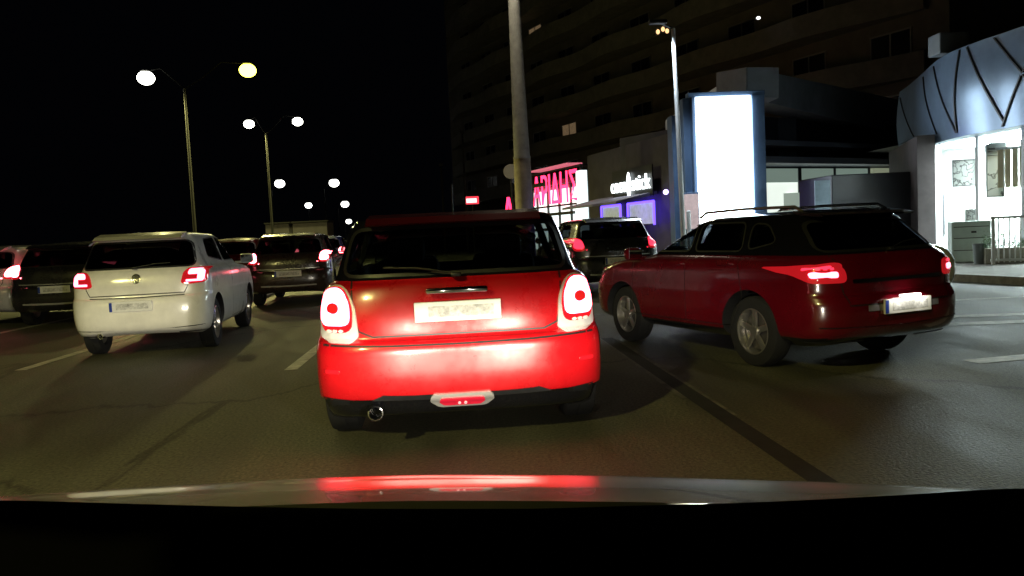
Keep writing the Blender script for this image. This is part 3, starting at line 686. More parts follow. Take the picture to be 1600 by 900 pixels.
for x in (0, 2.1): box(bm, (x, 0, .5), (.06, .06, 1.02))
mkb('rails', bm, mat('fence_white', (.75, .77, .75), .5), t)
t = thing('planter', 'wooden planter of low green plants behind the white bar fence', 'planter', (P(1582, 400, 15.9).x, 15.9, .12), R(-20))
bm = bmesh.new(); box(bm, (0, .25, .17), (.95, .3, .34), .02); mkb('trough', bm, mat('trough_wood', (.22, .2, .15), .7, noise=(8, .7, 1.2)), t)
bm = bmesh.new()
for k in range(420):
    x = random.uniform(-.48, .48); y = random.uniform(.1, .4); z = .34 + abs(random.gauss(0, .14)); r = random.uniform(.02, .045); v = Vector((random.uniform(-1, 1), random.uniform(-1, 1), random.uniform(.2, 1.4))).normalized(); u = v.orthogonal().normalized() * r * .4
    bm.faces.new([bm.verts.new(Vector((x, y, z)) + q) for q in (-u, v * r * -.6, u, v * r * 1.4)])
mkb('leaves', bm, mat('leaf_green', (.05, .11, .035), .6, noise=(9, .5, 1.5)), t)

# ------------------------------------------------------------------ left background
for (x0, x1, lab) in ((415, 452, 'grey flat fronted site cabin further left, beyond the dark hatchback'), (458, 512, 'wider grey site cabin right of the other, beyond the dark hatchback')):
    a, c = P(x0, 365, 47), P(x1, 365, 47); t = thing('site_cabin', lab, 'cabin', ((a.x + c.x) / 2, 47, 0), 0, 'site cabins beyond the traffic'); bm = bmesh.new(); box(bm, (0, 1.2, 1.25), (c.x - a.x, 2.4, 2.4), .03); mkb('wall', bm, mat('cabin_grey', (.03, .026, .03), .7, noise=(2, .7, 1.2)), t)
    bm = bmesh.new(); box(bm, (0, 1.2, 2.52), (c.x - a.x + .1, 2.5, .08)); mkb('roof', bm, mat('cabin_roof', (.012, .012, .012), .9, spec=.1), t); bm = bmesh.new(); box(bm, (.1, -.01, 1.0), (.7, .04, 1.8)); mkb('door', bm, M_black, t)

# ------------------------------------------------------------------ street lamps
M_steel = mat('galvanised_steel', (.008, .008, .007), .9, 0, noise=(5, .7, 1.2))
def lampmat(col, es, nm): return mat(nm, (.9, .9, .9), .4, emit=col, es=es)
LM1 = mat('lamp_lit_warm', (.9, .9, .85), .4, emit=(1, .93, .085), es=9); LM2 = mat('lamp_lit_white', (.9, .9, .85), .4, emit=(1, 1, .86), es=12); LM3 = mat('lamp_lit_far', (.9, .9, .85), .4, emit=(1, 1, .93), es=5, sample=False)
def street_lamp(heads, d, label, r, mats, px=None, light=0, group='street lamps along the left side of the road'):
    ps = [P(x, y, d) for x, y in heads]
    bx = P(px, 380, d).x if px else sum(p.x for p in ps) / len(ps)
    t = thing('street_lamp', label, 'street lamp', (bx, d, .13), 0, group)
    zt = max(p.z for p in ps) - .75
    bm = bmesh.new(); tube(bm, (0, 0, 0), (0, 0, .9), .14, .12, 14); tube(bm, (0, 0, .9), (0, 0, zt), .07, .045, 14); mkb('pole', bm, M_steel, t, 50)
    for p, m in zip(ps, mats):
        lx, lz = p.x - bx, p.z - .13
        bm = bmesh.new(); pts = [Vector((0, 0, zt - .02)), Vector((lx * .25, 0, zt + .33)), Vector((lx * .6, 0, lz + .36)), Vector((lx, 0, lz + r * .8))]
        path(bm, pts, .022); mkb('arm', bm, mat('arm_dark', (.004, .004, .004), .9, spec=.1), t, 50)
        bm = bmesh.new(); sphere_bm(bm, (lx, 0, lz + r * .78), (r * .6, r * .8, r * .18)); hd = mkb('lamp_head', bm, M_black, t, 50)
        bm = bmesh.new(); sphere_bm(bm, (lx, 0, lz), (r, r, r * .8), 20, 14); mkb('lamp_glass', bm, m, hd, 60)
        if light:
            l = bpy.data.lights.new('lamp_light', 'SPOT'); l.energy = light; l.color = STREET_COL; l.spot_size = R(165); l.spot_blend = .6; l.shadow_soft_size = .25
            o = bpy.data.objects.new('lamp_light', l); C.objects.link(o); o.parent = t; o.location = (lx, 0, lz - r * .9)
    return t
street_lamp([(228, 122), (387, 110)], 33, 'nearest twin arm street lamp, its right head glowing yellow', .33, [LM2, LM1], 306, STREET_W)
street_lamp([(389, 194), (465, 190)], 46, 'second twin arm street lamp, lower and right of the nearest one', .29, [LM2, LM2], 427, STREET_W * .7)
street_lamp([(437, 287)], 88, 'single white street lamp below the left head of the second twin lamp', .55, [LM3], 430)
street_lamp([(522, 286)], 90, 'single white street lamp right of the twin lamps above the red car roof corner', .56, [LM3], 512)
street_lamp([(482, 321)], 125, 'small far street lamp, left one of the low far pair', .55, [LM3], 486)
street_lamp([(539, 319)], 125, 'small far street lamp, right one of the low far pair', .62, [LM3], 532)
street_lamp([(545, 346)], 190, 'farthest and lowest tiny street lamp beside the red roof', .7, [LM3], 541)
# added unseen lamp continuing the row, lights the road and white hatchback
t = thing('street_lamp', 'added street lamp beside the camera car, out of frame, lighting the road', 'street lamp', (-10.5, -7, .13), 0, 'street lamps along the left side of the road')
bm = bmesh.new(); tube(bm, (0, 0, 0), (0, 0, 8.6), .11, .06, 14); mkb('pole', bm, M_steel, t, 50)
bm = bmesh.new(); sphere_bm(bm, (2.2, 0, 9.0), (.42, .42, .15)); path(bm, [(0, 0, 8.5), (.8, 0, 8.9), (2.2, 0, 9)], .035); mkb('arm', bm, M_black, t, 50)
l = bpy.data.lights.new('lamp_light', 'SPOT'); l.energy = STREET_W * 1.6; l.color = STREET_COL; l.spot_size = R(165); l.spot_blend = .6; l.shadow_soft_size = .25
o = bpy.data.objects.new('lamp_light', l); C.objects.link(o); o.parent = t; o.location = (2.2, 0, 8.8)
# thick mast
mb, mtp = P(822, 370, 30), P(800, -60, 30)
t = thing('lamp_mast', 'thick tapering concrete mast rising out of frame above the red hatchback', 'mast', (mb.x, 30, .0)); top = mtp - Vector((mb.x, 30, 0)); top.x *= 1.0
bm = bmesh.new(); j = 1.24 + (P(815, 247, 30).z - 1.24)
f = lambda z: Vector((top.x * z / top.z, 0, z))
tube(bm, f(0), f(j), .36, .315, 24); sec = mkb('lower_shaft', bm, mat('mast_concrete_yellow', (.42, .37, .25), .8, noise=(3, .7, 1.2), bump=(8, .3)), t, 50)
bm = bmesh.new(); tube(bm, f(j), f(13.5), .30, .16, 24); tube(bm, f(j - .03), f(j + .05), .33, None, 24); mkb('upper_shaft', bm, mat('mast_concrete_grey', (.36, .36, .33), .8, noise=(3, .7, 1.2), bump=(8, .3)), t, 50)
bm = bmesh.new(); box(bm, (-.6, -.8, 13.7), (1.6, .7, .25), .05); mkb('lamp_head', bm, M_black, t)  # unseen lamp head, added with its spot to light the facades
l = bpy.data.lights.new('lamp_light', 'SPOT'); l.energy = 2000; l.color = (1, .88, .66); l.spot_size = R(150); l.spot_blend = .7; l.shadow_soft_size = .3
o = bpy.data.objects.new('lamp_light', l); C.objects.link(o); o.parent = t; o.location = (-.6, -1.1, 13.5); o.rotation_euler = (R(8), R(0), 0)
# slim white column
a = P(1068, 372, 20); tp = P(1052, 52, 20)
t = thing('lamp_column', 'slim white painted lamp column left of the tall lightbox', 'lamp column', (a.x, 20, .12)); dx = tp.x - a.x
bm = bmesh.new(); tube(bm, (0, 0, 0), (0, 0, .8), .1, .09, 14); tube(bm, (0, 0, .8), (dx, 0, tp.z), .065, .05, 14); mkb('pole', bm, mat('white_column', (.75, .78, .8), .4, noise=(4, .85, 1.1)), t, 50)
bm = bmesh.new(); path(bm, [(dx, 0, tp.z), (dx - .4, -.2, tp.z + .1)], .03); box(bm, (dx - .45, -.25, tp.z + .1), (.45, .18, .1), .03); mkb('lamp_head', bm, M_black, t)
l = bpy.data.lights.new('lamp_light', 'SPOT'); l.energy = 600; l.color = (.8, .92, 1); l.spot_size = R(120); l.spot_blend = .5; l.shadow_soft_size = .1  # cool spot added to brighten the column and canopy fascia
o = bpy.data.objects.new('lamp_light', l); C.objects.link(o); o.parent = t; o.location = (dx - .45, -.3, tp.z - .02)
t = thing('bollard', 'short white post right beside the foot of the slim white column', 'bollard', (P(1077, 372, 20.5).x, 20.5, .12)); bm = bmesh.new(); tube(bm, (0, 0, 0), (0, 0, 1.45), .055, None, 14); mkb('post', bm, mat('white_column', (.75, .78, .8), .4), t, 50)
bm = bmesh.new(); sphere_bm(bm, (0, 0, 1.47), (.06, .06, .05)); mkb('cap', bm, mat('white_column', (.75, .78, .8), .4), t, 60)
# thin background poles
for px, y0, d, lab in ((722, 205, 60, 'thin grey pole just left of the thick mast'), (689, 255, 62, 'shorter thin grey pole above the middle of the red roof')):
    p = P(px, y0, d); t = thing('thin_pole', lab, 'pole', (p.x, d, 0)); bm = bmesh.new(); tube(bm, (0, 0, 0), (0, 0, p.z), .09, .06, 10); mkb('pole', bm, M_steel, t, 50); bm = bmesh.new(); box(bm, (0, -.05, p.z - .1), (.3, .1, .2), .03); mkb('bracket', bm, M_black, t)
for px, py, w_, h_, d, lab, c in ((738, 313, 20, 12, 58, 'small glowing white and red sign low beyond the red roof', (1, .5, .5)), (1047, 216, 13, 14, 33, 'small red and white sign high left of the slim white column', (1, .3, .22))):
    p = P(px, py, d); s = F / d; t = thing('small_sign', lab, 'sign', (p.x, d, 0), 0); bm = bmesh.new(); box(bm, (0, 0, p.z), (w_ / s, .1, h_ / s), .02); mkb('red_edge', bm, mat('sign_red', (.8, .05, .05), .5, emit=(1, .05, .08), es=1.2), t)
    bm = bmesh.new(); box(bm, (-.06, -.06, p.z - .02), (w_ / s * .8, .03, h_ / s * .55), .01); mkb('lit_face', bm, mat('sign_pinkwhite', (.9, .8, .8), .5, emit=(1, .8, .8), es=1.6), t)
    bm = bmesh.new(); tube(bm, (0, .1, 0), (0, .1, p.z), .05); mkb('post', bm, M_black, t)
# road sign behind the mast
p = P(798, 268, 36); t = thing('road_sign', 'unlit round road sign just left of the thick mast', 'road sign', (p.x, 36, 0)); bm = bmesh.new(); tube(bm, (0, 0, 0), (0, 0, p.z - .3), .04); mkb('post', bm, M_steel, t); bm = bmesh.new(); tube(bm, (0, -.06, p.z), (0, -.03, p.z), .33, None, 28); mkb('sign_face', bm, mat('sign_grey', (.3, .28, .26), .5), t, 40)

# ------------------------------------------------------------------ the camera car
M_bon = mat('bonnet_paint', (.28, .28, .25), .3, .1, noise=(2, .9, 1.1), coat=1)
cc = thing('camera_car', 'dark grey bonnet and black dashboard of the car the camera rides in', 'car')
edge = [(-260, 800), (-60, 781), (0, 776), (150, 766), (300, 757), (500, 747), (700, 742), (900, 743), (1100, 748), (1300, 754), (1500, 764), (1650, 778), (1800, 800)]
fe = pchip([e[0] for e in edge], [e[1] for e in edge])
vs, fs = [], []; cols = [-260 + 40 * k for k in range(52)]
prof = [(-.55, .125), (-.45, .098), (-.35, .072), (-.25, .048), (-.17, .030), (-.10, .0165), (-.05, .0075), (0, 0), (.03, -.008), (.06, -.022), (.09, -.05), (.11, -.1), (.13, -.2), (.13, -.42)]
for px in cols:
    u = (px - 745) / 900; d = 1.78 - .22 * u * u
    e = P(px, fe(px), d)
    for dy, dz in prof: vs.append((e.x * (1 + dy * .06), e.y + dy, e.z + dz))
n = len(prof)
for i in range(len(cols) - 1):
    for k in range(n - 1): a = i * n + k; fs.append((a, a + n, a + n + 1, a + 1))
bon = mk('bonnet', vs, fs, M_bon, cc, 60)
dash = [(-300, 808), (0, 782), (200, 787), (400, 792), (600, 795), (800, 795), (1000, 790), (1200, 784), (1400, 774), (1600, 763), (1850, 762)]
fd = pchip([e[0] for e in dash], [e[1] for e in dash]); vs, fs = [], []; cols = [-300 + 50 * k for k in range(43)]
for px in cols:
    e = P(px, fd(px), .62); g = e - Vector((0, 0, CH))
    for dy, dz in ((.03, -.3), (.02, -.03), (0, 0), (-.04, -.006), (-.2, -.05), (-.42, -.18), (-.44, -.6)): vs.append((e.x, e.y + dy, e.z + dz))
for i in range(len(cols) - 1):
    for k in range(6): a = i * 7 + k; fs.append((a, a + 7, a + 8, a + 1))
mk('dashboard', vs, fs, mat('dash_black', (.0015, .0015, .0015), .95, spec=.03), cc, 50)
bm = bmesh.new(); box(bm, (0, -1.05, 1.46), (1.3, 2.5, .04), .015); box(bm, (0, -2.6, 1.0), (1.5, .06, .9), .02)  # unseen roof and body, added to keep the rear lamp off the dashboard
for sx in (-1, 1): box(bm, (sx * .80, -1.4, .65), (.06, 2.6, .75), .02); tube(bm, (sx * .66, .2, 1.46), (sx * .82, .9, .95), .03); tube(bm, (sx * .66, -1.0, 1.46), (sx * .8, -1.0, 1.0), .035)
mkb('unseen_cabin_shell', bm, M_bon, cc, 40)
# headlamps
def headlight(x):
    bm = bmesh.new(); sphere_bm(bm, (x, 1.74, .56), (.15, .05, .07), 20, 12); hl = mkb('headlight', bm, M_glassC, cc, 60)
    l = bpy.data.lights.new('headlight_beam', 'SPOT'); l.energy = HEADLIGHT_W; l.color = HEAD_COL; l.spot_size = R(100); l.spot_blend = .9; l.shadow_soft_size = .05
    l.use_nodes = True; nt = l.node_tree; em = nt.nodes['Emission']; tc = nt.nodes.new('ShaderNodeTexCoord'); sp = nt.nodes.new('ShaderNodeSeparateXYZ')
    nt.links.new(tc.outputs['Normal'], sp.inputs[0]); r = nt.nodes.new('ShaderNodeMapRange'); r.interpolation_type = 'SMOOTHSTEP'
    r.inputs[1].default_value = .13; r.inputs[2].default_value = -.03; r.inputs[3].default_value = .012; r.inputs[4].default_value = 1
    nt.links.new(sp.outputs['Y'], r.inputs[0]); r2 = nt.nodes.new('ShaderNodeMapRange'); r2.interpolation_type = 'SMOOTHSTEP'
    r2.inputs[1].default_value = -.17; r2.inputs[2].default_value = .0; r2.inputs[3].default_value = .09; r2.inputs[4].default_value = 1; nt.links.new(sp.outputs['Y'], r2.inputs[0])
    mu = nt.nodes.new('ShaderNodeMath'); mu.operation = 'MULTIPLY'; nt.links.new(r.outputs[0], mu.inputs[0]); nt.links.new(r2.outputs[0], mu.inputs[1]); nt.links.new(mu.outputs[0], em.inputs['Strength'])
    o = bpy.data.objects.new('headlight_beam', l); C.objects.link(o); o.parent = cc; o.location = (x, 1.84, .58); o.rotation_euler = (R(90), 0, R(15))
headlight(-.62); headlight(.62)

# ------------------------------------------------------------------ red hatchback ahead
P_red = paint('red_paint', (.46, .004, .008), .26); P_white = paint('white_paint', (.86, .84, .76), .3); P_wine = paint('wine_red_paint', (.105, .002, .007), .2)
P_dark = paint('dark_paint', (.018, .017, .018), .25); P_grey = paint('grey_paint', (.34, .33, .31), .3); P_blue = paint('blue_paint', (.01, .025, .12), .25); P_brown = paint('brown_paint', (.035, .022, .018), .25)
#  zs,   w,   yr,  zr,  fsb, zf,   e,  ef
K = [(.14, .81, .20, .16, .18, .18, .36, .40), (.18, .83, .12, .18, .08, .24, .38, .45), (.27, .845, .05, .27, .03, .30, .40, .48), (.30, .868, .02, .30, .01, .34, .42, .48), (.44, .872, .00, .44, .00, .46, .42, .5), (.56, .870, .00, .57, .00, .56, .42, .5),
     (.63, .862, .02, .630, .01, .64, .43, .5), (.66, .856, .055, .650, .02, .70, .43, .5), (.78, .845, .07, .78, .06, .80, .44, .52), (.90, .83, .095, .90, .30, .88, .45, .6), (.965, .805, .12, .965, .95, .95, .46, .6), (1.0, .76, .15, 1.0, 1.15, .99, .45, .45),
     (1.12, .715, .19, 1.12, 1.33, 1.12, .42, .36), (1.24, .68, .24, 1.24, 1.50, 1.24, .40, .33), (1.33, .645, .29, 1.325, 1.66, 1.335, .36, .32), (1.368, .605, .32, 1.362, 1.80, 1.375, .32, .32), (1.385, .54, .40, 1.378, 1.92, 1.39, .30, .3)]
mini = dict(L=3.75, keys=K, belt=11, shade_trim_band=[(1.005, 2), (0, .295)], wr=.30, axles=(.62, 3.05), floor=.66, camber=.03,  # black pillars and painted shade on the roof; black valance below
    side=[[(1.62, 1.03), (2.62, 1.03), (2.36, 1.31), (1.62, 1.33)], [(.78, 1.03), (1.54, 1.03), (1.54, 1.33), (.86, 1.32)]],
    rear=[(-.67, 1.025), (.67, 1.025), (.60, 1.31), (-.60, 1.31)], front=[(-.62, 1.04), (.62, 1.04), (.54, 1.32), (-.54, 1.32)],
    trim=M_chrome, mirror=(2.55, 1.02, .80), seats=[(-.33, 1.0), (.33, 1.0), (-.36, 1.85), (.36, 1.85)], plate=(0, .80, .95), band=False, glass=M_glass,
    seams_rear=[[(-.62, 1.0), (-.61, .80), (-.58, .70), (-.5, .665), (.5, .665), (.58, .70), (.61, .80), (.62, 1.0)], [(-.80, .625), (-.4, .612), (0, .608), (.4, .612), (.80, .625)]],
    seams_side=[[(1.58, 1.0), (1.58, .4), (1.6, .3), (2.62, .3), (2.68, .5), (2.66, 1.0)]], handles=[(1.75, .92)], handlemat=M_chrome)
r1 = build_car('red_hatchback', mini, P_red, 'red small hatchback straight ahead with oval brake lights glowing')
bv = mini['bvh']
# lower black skirt
vf = ribbon(bv, [(-.82, .235), (-.5, .215), (0, .205), (.5, .215), (.82, .235)], 'y', -1, .15, .006); part('bumper_skirt', vf, M_black, r1)
for s in (-1, 1):
    o_ = [(.61, .69), (.79, .70), (.80, .82), (.775, .955), (.66, .965), (.61, .86)]
    ch_ = [(.58, .665), (.63, .632), (.77, .638), (.812, .67), (.812, .84), (.785, .965), (.655, .978), (.597, .86)]
    tl_ = part('taillight', conform(bv, dense(rounded([(x * s, z) for x, z in ch_], 2), .02), 'y', -1, .012, .05), mat('bright_trim', (.8, .78, .76), .32, .35), r1)
    part('red_surround', conform(bv, dense(rounded([(x * s, z) for x, z in o_], 2), .02), 'y', -1, .02, .03, 1.0), M_lens, tl_)
    part('lit_lens', conform(bv, dense(rounded([(x * s, z) for x, z in ((.622, .735), (.783, .735), (.79, .83), (.765, .945), (.665, .955), (.622, .86))], 2), .02), 'y', -1, .030, .03, 1.0, dome=.008), M_lit, tl_)
    part('centre_lens', conform(bv, [(.706 * s + .031 * math.cos(a * PI / 10), .835 + .031 * math.sin(a * PI / 10)) for a in range(20)], 'y', -1, .044, .03), mat('centre_red', (.5, .01, .01), .2, emit=(1, .02, .02), es=.55), tl_)
    for k in range(3): part('reversing_lens', conform(bv, [((.675 + k * .034) * s + .012 * math.cos(a * PI / 6), .705 + .010 * math.sin(a * PI / 6)) for a in range(12)], 'y', -1, .03, .02), M_unlit, tl_)
# fog lamp, exhaust, spoiler, handle, wiper
fg = part('fog_light_frame', conform(bv, dense(rounded([(-.19, .282), (-.14, .232), (.14, .232), (.19, .282), (.17, .315), (-.17, .315)], 2), .02), 'y', -1, .02, .04), mat('silver_trim', (.7, .7, .68), .25, .6), r1)
part('fog_light', conform(bv, dense(rounded([(-.135, .282), (-.11, .25), (.11, .25), (.135, .282), (.12, .297), (-.12, .297)], 2), .02), 'y', -1, .03, .03), M_redref, fg)
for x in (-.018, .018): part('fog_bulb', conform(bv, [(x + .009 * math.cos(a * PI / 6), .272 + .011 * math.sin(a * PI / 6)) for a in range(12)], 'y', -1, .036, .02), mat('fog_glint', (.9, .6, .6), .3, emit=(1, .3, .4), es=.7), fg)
bm = bmesh.new(); lathe(bm, [(.03, .12), (.042, .12), (.045, 0), (.038, -.002), (.036, .1)], 24, Matrix.Translation((-.50, -.02, .225)) @ Matrix.Rotation(-PI / 2, 4, 'X')); mkb('exhaust_pipe', bm, M_chrome, r1, 50)
bm = bmesh.new(); prism(bm, [(.20, 1.335), (.22, 1.325), (.50, 1.365), (.50, 1.402), (.30, 1.375)][::-1], -.52, .52, 'x'); mkb('roof_spoiler', bm, paint('shaded_red_paint', (.07, .003, .005)), r1)  # darker copy of the red paint, for the unlit roof edge
bm = bmesh.new(); box(bm, (0, .045, .925), (.36, .03, .035), .012); mkb('boot_handle', bm, M_chrome, r1, 40)
bm = bmesh.new(); box(bm, (0, .10, 1.015), (.06, .05, .03), .01); path(bm, [(0, .10, 1.02), (-.2, .12, 1.06), (-.42, .14, 1.075)], .007); mkb('rear_wiper', bm, M_black, r1, 40)
bm = bmesh.new(); box(bm, (0, .27, 1.345), (.28, .02, .018), .004); mkb('high_brake_light', bm, M_lens, r1)
bm = bmesh.new(); tube(bm, (.0, 1.0, 1.41), (.0, .85, 1.6), .005); mkb('aerial', bm, M_black, r1)
for s in (-1, 1):
    vf = ribbon(bv, [(.10 if 0 else .55, .985), (2.7, .985)], 'x', s, .03, .004); part('belt_trim', vf, M_chrome, r1)
    part('reflector', conform(bv, rounded([(s * .70, .455), (s * .79, .455), (s * .79, .48), (s * .70, .48)], 1), 'y', -1, .006, .01), M_lens, r1)
r1.location = (-.01, 4.72, 0); r1.scale = (1.03, 1, 1)

# ------------------------------------------------------------------ white hatchback
K2 = [(.22, .70, .16, .26, .18, .20, .38, .40), (.28, .79, .06, .31, .07, .27, .40, .45), (.38, .825, .015, .39, .02, .36, .42, .48), (.50, .835, .00, .50, .00, .48, .42, .5), (.60, .838, .005, .60, .00, .58, .42, .5),
      (.68, .838, .03, .675, .02, .66, .42, .5), (.72, .836, .06, .70, .05, .72, .42, .5), (.84, .832, .07, .83, .14, .80, .42, .52), (.93, .82, .09, .92, .42, .88, .43, .6), (.985, .785, .12, .985, 1.0, .96, .43, .6), (1.02, .745, .15, 1.02, 1.12, 1.0, .42, .45),
      (1.15, .69, .22, 1.15, 1.33, 1.15, .38, .36), (1.28, .645, .30, 1.28, 1.53, 1.28, .36, .33), (1.375, .60, .35, 1.36, 1.72, 1.37, .34, .32), (1.415, .555, .37, 1.395, 1.88, 1.41, .32, .32), (1.43, .49, .45, 1.415, 2.0, 1.425, .30, .3)]
polo = dict(L=3.97, keys=K2, belt=10, wr=.305, axles=(.72, 3.18), floor=.66, camber=.03,
    side=[[(1.75, 1.05), (2.88, 1.05), (2.5, 1.34), (1.75, 1.37)], [(.85, 1.12), (1.68, 1.05), (1.68, 1.37), (.98, 1.34)]],
    rear=[(-.67, 1.03), (.67, 1.03), (.60, 1.33), (-.60, 1.33)], front=[(-.62, 1.05), (.62, 1.05), (.52, 1.35), (-.52, 1.35)],
    mirror=(2.72, 1.05, .80), seats=[(-.33, 1.05), (.33, 1.05), (-.36, 1.95), (.36, 1.95)], plate=(-.06, .60, .95), chars=True, glass=M_glassD,
    seams_rear=[[(-.62, 1.0), (-.60, .80), (-.56, .725), (.56, .725), (.60, .80), (.62, 1.0)], [(-.56, .70), (0, .69), (.56, .70)]],
    seams_side=[[(1.72, 1.0), (1.72, .4), (1.74, .3), (2.8, .3), (2.86, .5), (2.9, 1.0)]], handles=[(1.9, .93)], mirrormat=P_white)
r2 = build_car('white_hatchback', polo, P_white, 'white hatchback in the next lane left, its rear lit cream by headlights')
bv = polo['bvh']
light_parts(r2, bv, [(.52, .83), (.60, .815), (.80, .83), (.815, .93), (.78, 1.005), (.60, 1.0), (.55, .95)], [[(.60, .925), (.74, .925), (.76, .985), (.62, .985)], [(.70, .85), (.775, .85), (.78, .97), (.71, .97)], [(.58, .845), (.76, .845), (.76, .868), (.58, .868)]], M_lens, M_lit2)
em_ = part('badge', conform(bv, [(.055 * math.cos(a * PI / 14), .905 + .055 * math.sin(a * PI / 14)) for a in range(28)], 'y', -1, .012, .02), M_chrome, r2)
part('badge_centre', conform(bv, [(.043 * math.cos(a * PI / 14), .905 + .043 * math.sin(a * PI / 14)) for a in range(28)], 'y', -1, .015, .01), M_black, em_)
part('badge_letters', ribbon(bv, [(-.03, .935), (-.014, .905), (0, .928), (.014, .905), (.03, .935)], 'y', -1, .008, .019), M_chrome, em_)
part('badge_letters', ribbon(bv, [(-.03, .905), (-.016, .868), (0, .896), (.016, .868), (.03, .905)], 'y', -1, .008, .019), M_chrome, em_)
bm = bmesh.new(); prism(bm, [(.24, 1.365), (.26, 1.355), (.55, 1.395), (.55, 1.44), (.34, 1.405)][::-1], -.53, .53, 'x'); mkb('roof_spoiler', bm, P_white, r2)
part('bumper_skirt', ribbon(bv, [(-.76, .30), (0, .275), (.76, .30)], 'y', -1, .08, .006), M_black, r2)
bm = bmesh.new(); box(bm, (-.02, .12, 1.03), (.06, .05, .03), .01); path(bm, [(0, .13, 1.04), (.22, .14, 1.07), (.40, .16, 1.075)], .007); mkb('rear_wiper', bm, M_black, r2, 40)
bm = bmesh.new(); lathe(bm, [(.02, .1), (.028, .1), (.03, 0), (.024, 0), (.022, .08)], 20, Matrix.Translation((-.45, .02, .27)) @ Matrix.Rotation(-PI / 2, 4, 'X')); mkb('exhaust_pipe', bm, M_chrome, r2, 50)
POLO_D = 9.6
r2.location = ((222 - VX) / F * POLO_D, POLO_D, 0); r2.rotation_euler = (0, 0, R(5.2)); r2.scale = (.94, .97, 1.02)

# ------------------------------------------------------------------ generic dark hatchback family (tall)
K3 = [(a + .02, b + .015, c, d + .02, e, f + .02, g, h) for (a, b, c, d, e, f, g, h) in K2]
suv = dict(L=4.1, keys=K3, belt=10, wr=.32, axles=(.75, 3.3), floor=.66, camber=.04,
    side=[[(1.85, 1.09), (2.98, 1.08), (2.6, 1.37), (1.85, 1.39)], [(.85, 1.12), (1.78, 1.09), (1.78, 1.39), (.98, 1.35)]],
    rear=[(-.67, 1.06), (.67, 1.06), (.60, 1.35), (-.60, 1.35)], front=[(-.62, 1.08), (.62, 1.08), (.52, 1.37), (-.52, 1.37)],
    mirror=(2.85, 1.07, .81), seats=[(-.33, 1.05), (.33, 1.05), (-.36, 2.0), (.36, 2.0)], plate=(0, .66, 1.0), glass=M_glassD, trim=M_chrome,
    seams_rear=[[(-.62, 1.03), (-.60, .80), (-.56, .745), (.56, .745), (.60, .80), (.62, 1.03)]], seams_side=[], handles=[(1.3, .95), (2.2, .95)])
G = 'dark cars queueing ahead'
r3 = build_car('dark_hatchback', suv, P_brown, 'dark brown hatchback with bright tail lights between the white and red hatchbacks', G); bv = suv['bvh']
light_parts(r3, bv, [(.60, .86), (.80, .86), (.82, 1.0), (.74, 1.12), (.64, 1.08)], [[(.61, .90), (.79, .90), (.79, 1.06), (.72, 1.10), (.64, 1.06)]], M_lens, mat('lit_far_lens', (.8, .2, .2), .3, emit=(1, .12, .16), es=24))
bm = bmesh.new(); prism(bm, [(.24, 1.385), (.26, 1.375), (.55, 1.415), (.55, 1.46), (.34, 1.425)][::-1], -.53, .53, 'x'); mkb('roof_spoiler', bm, P_brown, r3)
part('bumper_trim', ribbon(bv, [(-.55, .42), (0, .41), (.55, .42)], 'y', -1, .03, .008), mat('silver_trim', (.7, .7, .68), .25, .6), r3)
part('bumper_trim', ribbon(bv, [(-.62, .76), (0, .75), (.62, .76)], 'y', -1, .014, .006), mat('silver_trim', (.7, .7, .68), .25, .6), r3)
def place(o, px, d, yaw): o.location = ((px - VX) / F * d, d, 0); o.rotation_euler = (0, 0, R(yaw))
place(r3, 452, 16.4, 3)
def clone(nm, pm, label, px, d, yaw, group=G):
    c = copy_tree(r3); c.name = nm; c['label'] = label; c['group'] = group
    if pm != P_brown: recolor(c, P_brown, pm)
    place(c, px, d, yaw); return c
clone('black_hatchback', P_dark, 'black tall hatchback with silver bumper strips left of the white hatchback', 104, 14.4, 2)
clone('grey_car', P_grey, 'grey car cut by the left edge of the photo', -22, 15.0, -6)
clone('red_lit_car', P_wine, 'dark red car half hidden between the white hatchback and the dark brown one', 362, 20.5, 4)
clone('blue_car', P_blue, 'small blue car peeping out right of the dark brown hatchback', 500, 26, 2)
bs = clone('black_saloon', P_dark, 'black car with white plate between the red hatchback and the wine red estate', 968, 14.6, 5)
recolor(bs, MATS['lit_far_lens'], M_litdim)
wc = clone('white_parked_car', P_white, 'white car almost hidden behind the rear of the wine red estate', 1466, 10.6, 5, 'pale cars')
M_off = mat('unlit_lens', (.12, .01, .012), .2, coat=1); recolor(wc, MATS['lit_far_lens'], M_off); recolor(wc, M_lens, M_off); wc.location = (3.5, 11.25, 0); wc.rotation_euler = (0, 0, R(-90)); wc.scale = (1, .83, .9)

# ------------------------------------------------------------------ wine red estate at right
K4 = [(.24, .72, .16, .28, .18, .22, .38, .40), (.30, .80, .06, .33, .07, .29, .40, .45), (.38, .84, .015, .41, .02, .38, .42, .48), (.50, .85, .00, .52, .00, .50, .42, .5), (.60, .85, .005, .61, .00, .60, .42, .5),
      (.66, .85, .03, .665, .02, .68, .42, .5), (.72, .848, .055, .69, .05, .74, .42, .5), (.84, .845, .06, .83, .14, .82, .42, .52), (.95, .832, .08, .94, .45, .90, .43, .6), (1.0, .79, .11, 1.0, 1.05, .98, .43, .6), (1.03, .75, .14, 1.03, 1.18, 1.02, .42, .45),
      (1.15, .695, .26, 1.15, 1.45, 1.15, .38, .36), (1.26, .65, .38, 1.26, 1.70, 1.27, .36, .33), (1.345, .60, .47, 1.34, 1.90, 1.35, .34, .32), (1.385, .55, .52, 1.372, 2.08, 1.388, .32, .32), (1.395, .49, .60, 1.385, 2.2, 1.40, .30, .3)]
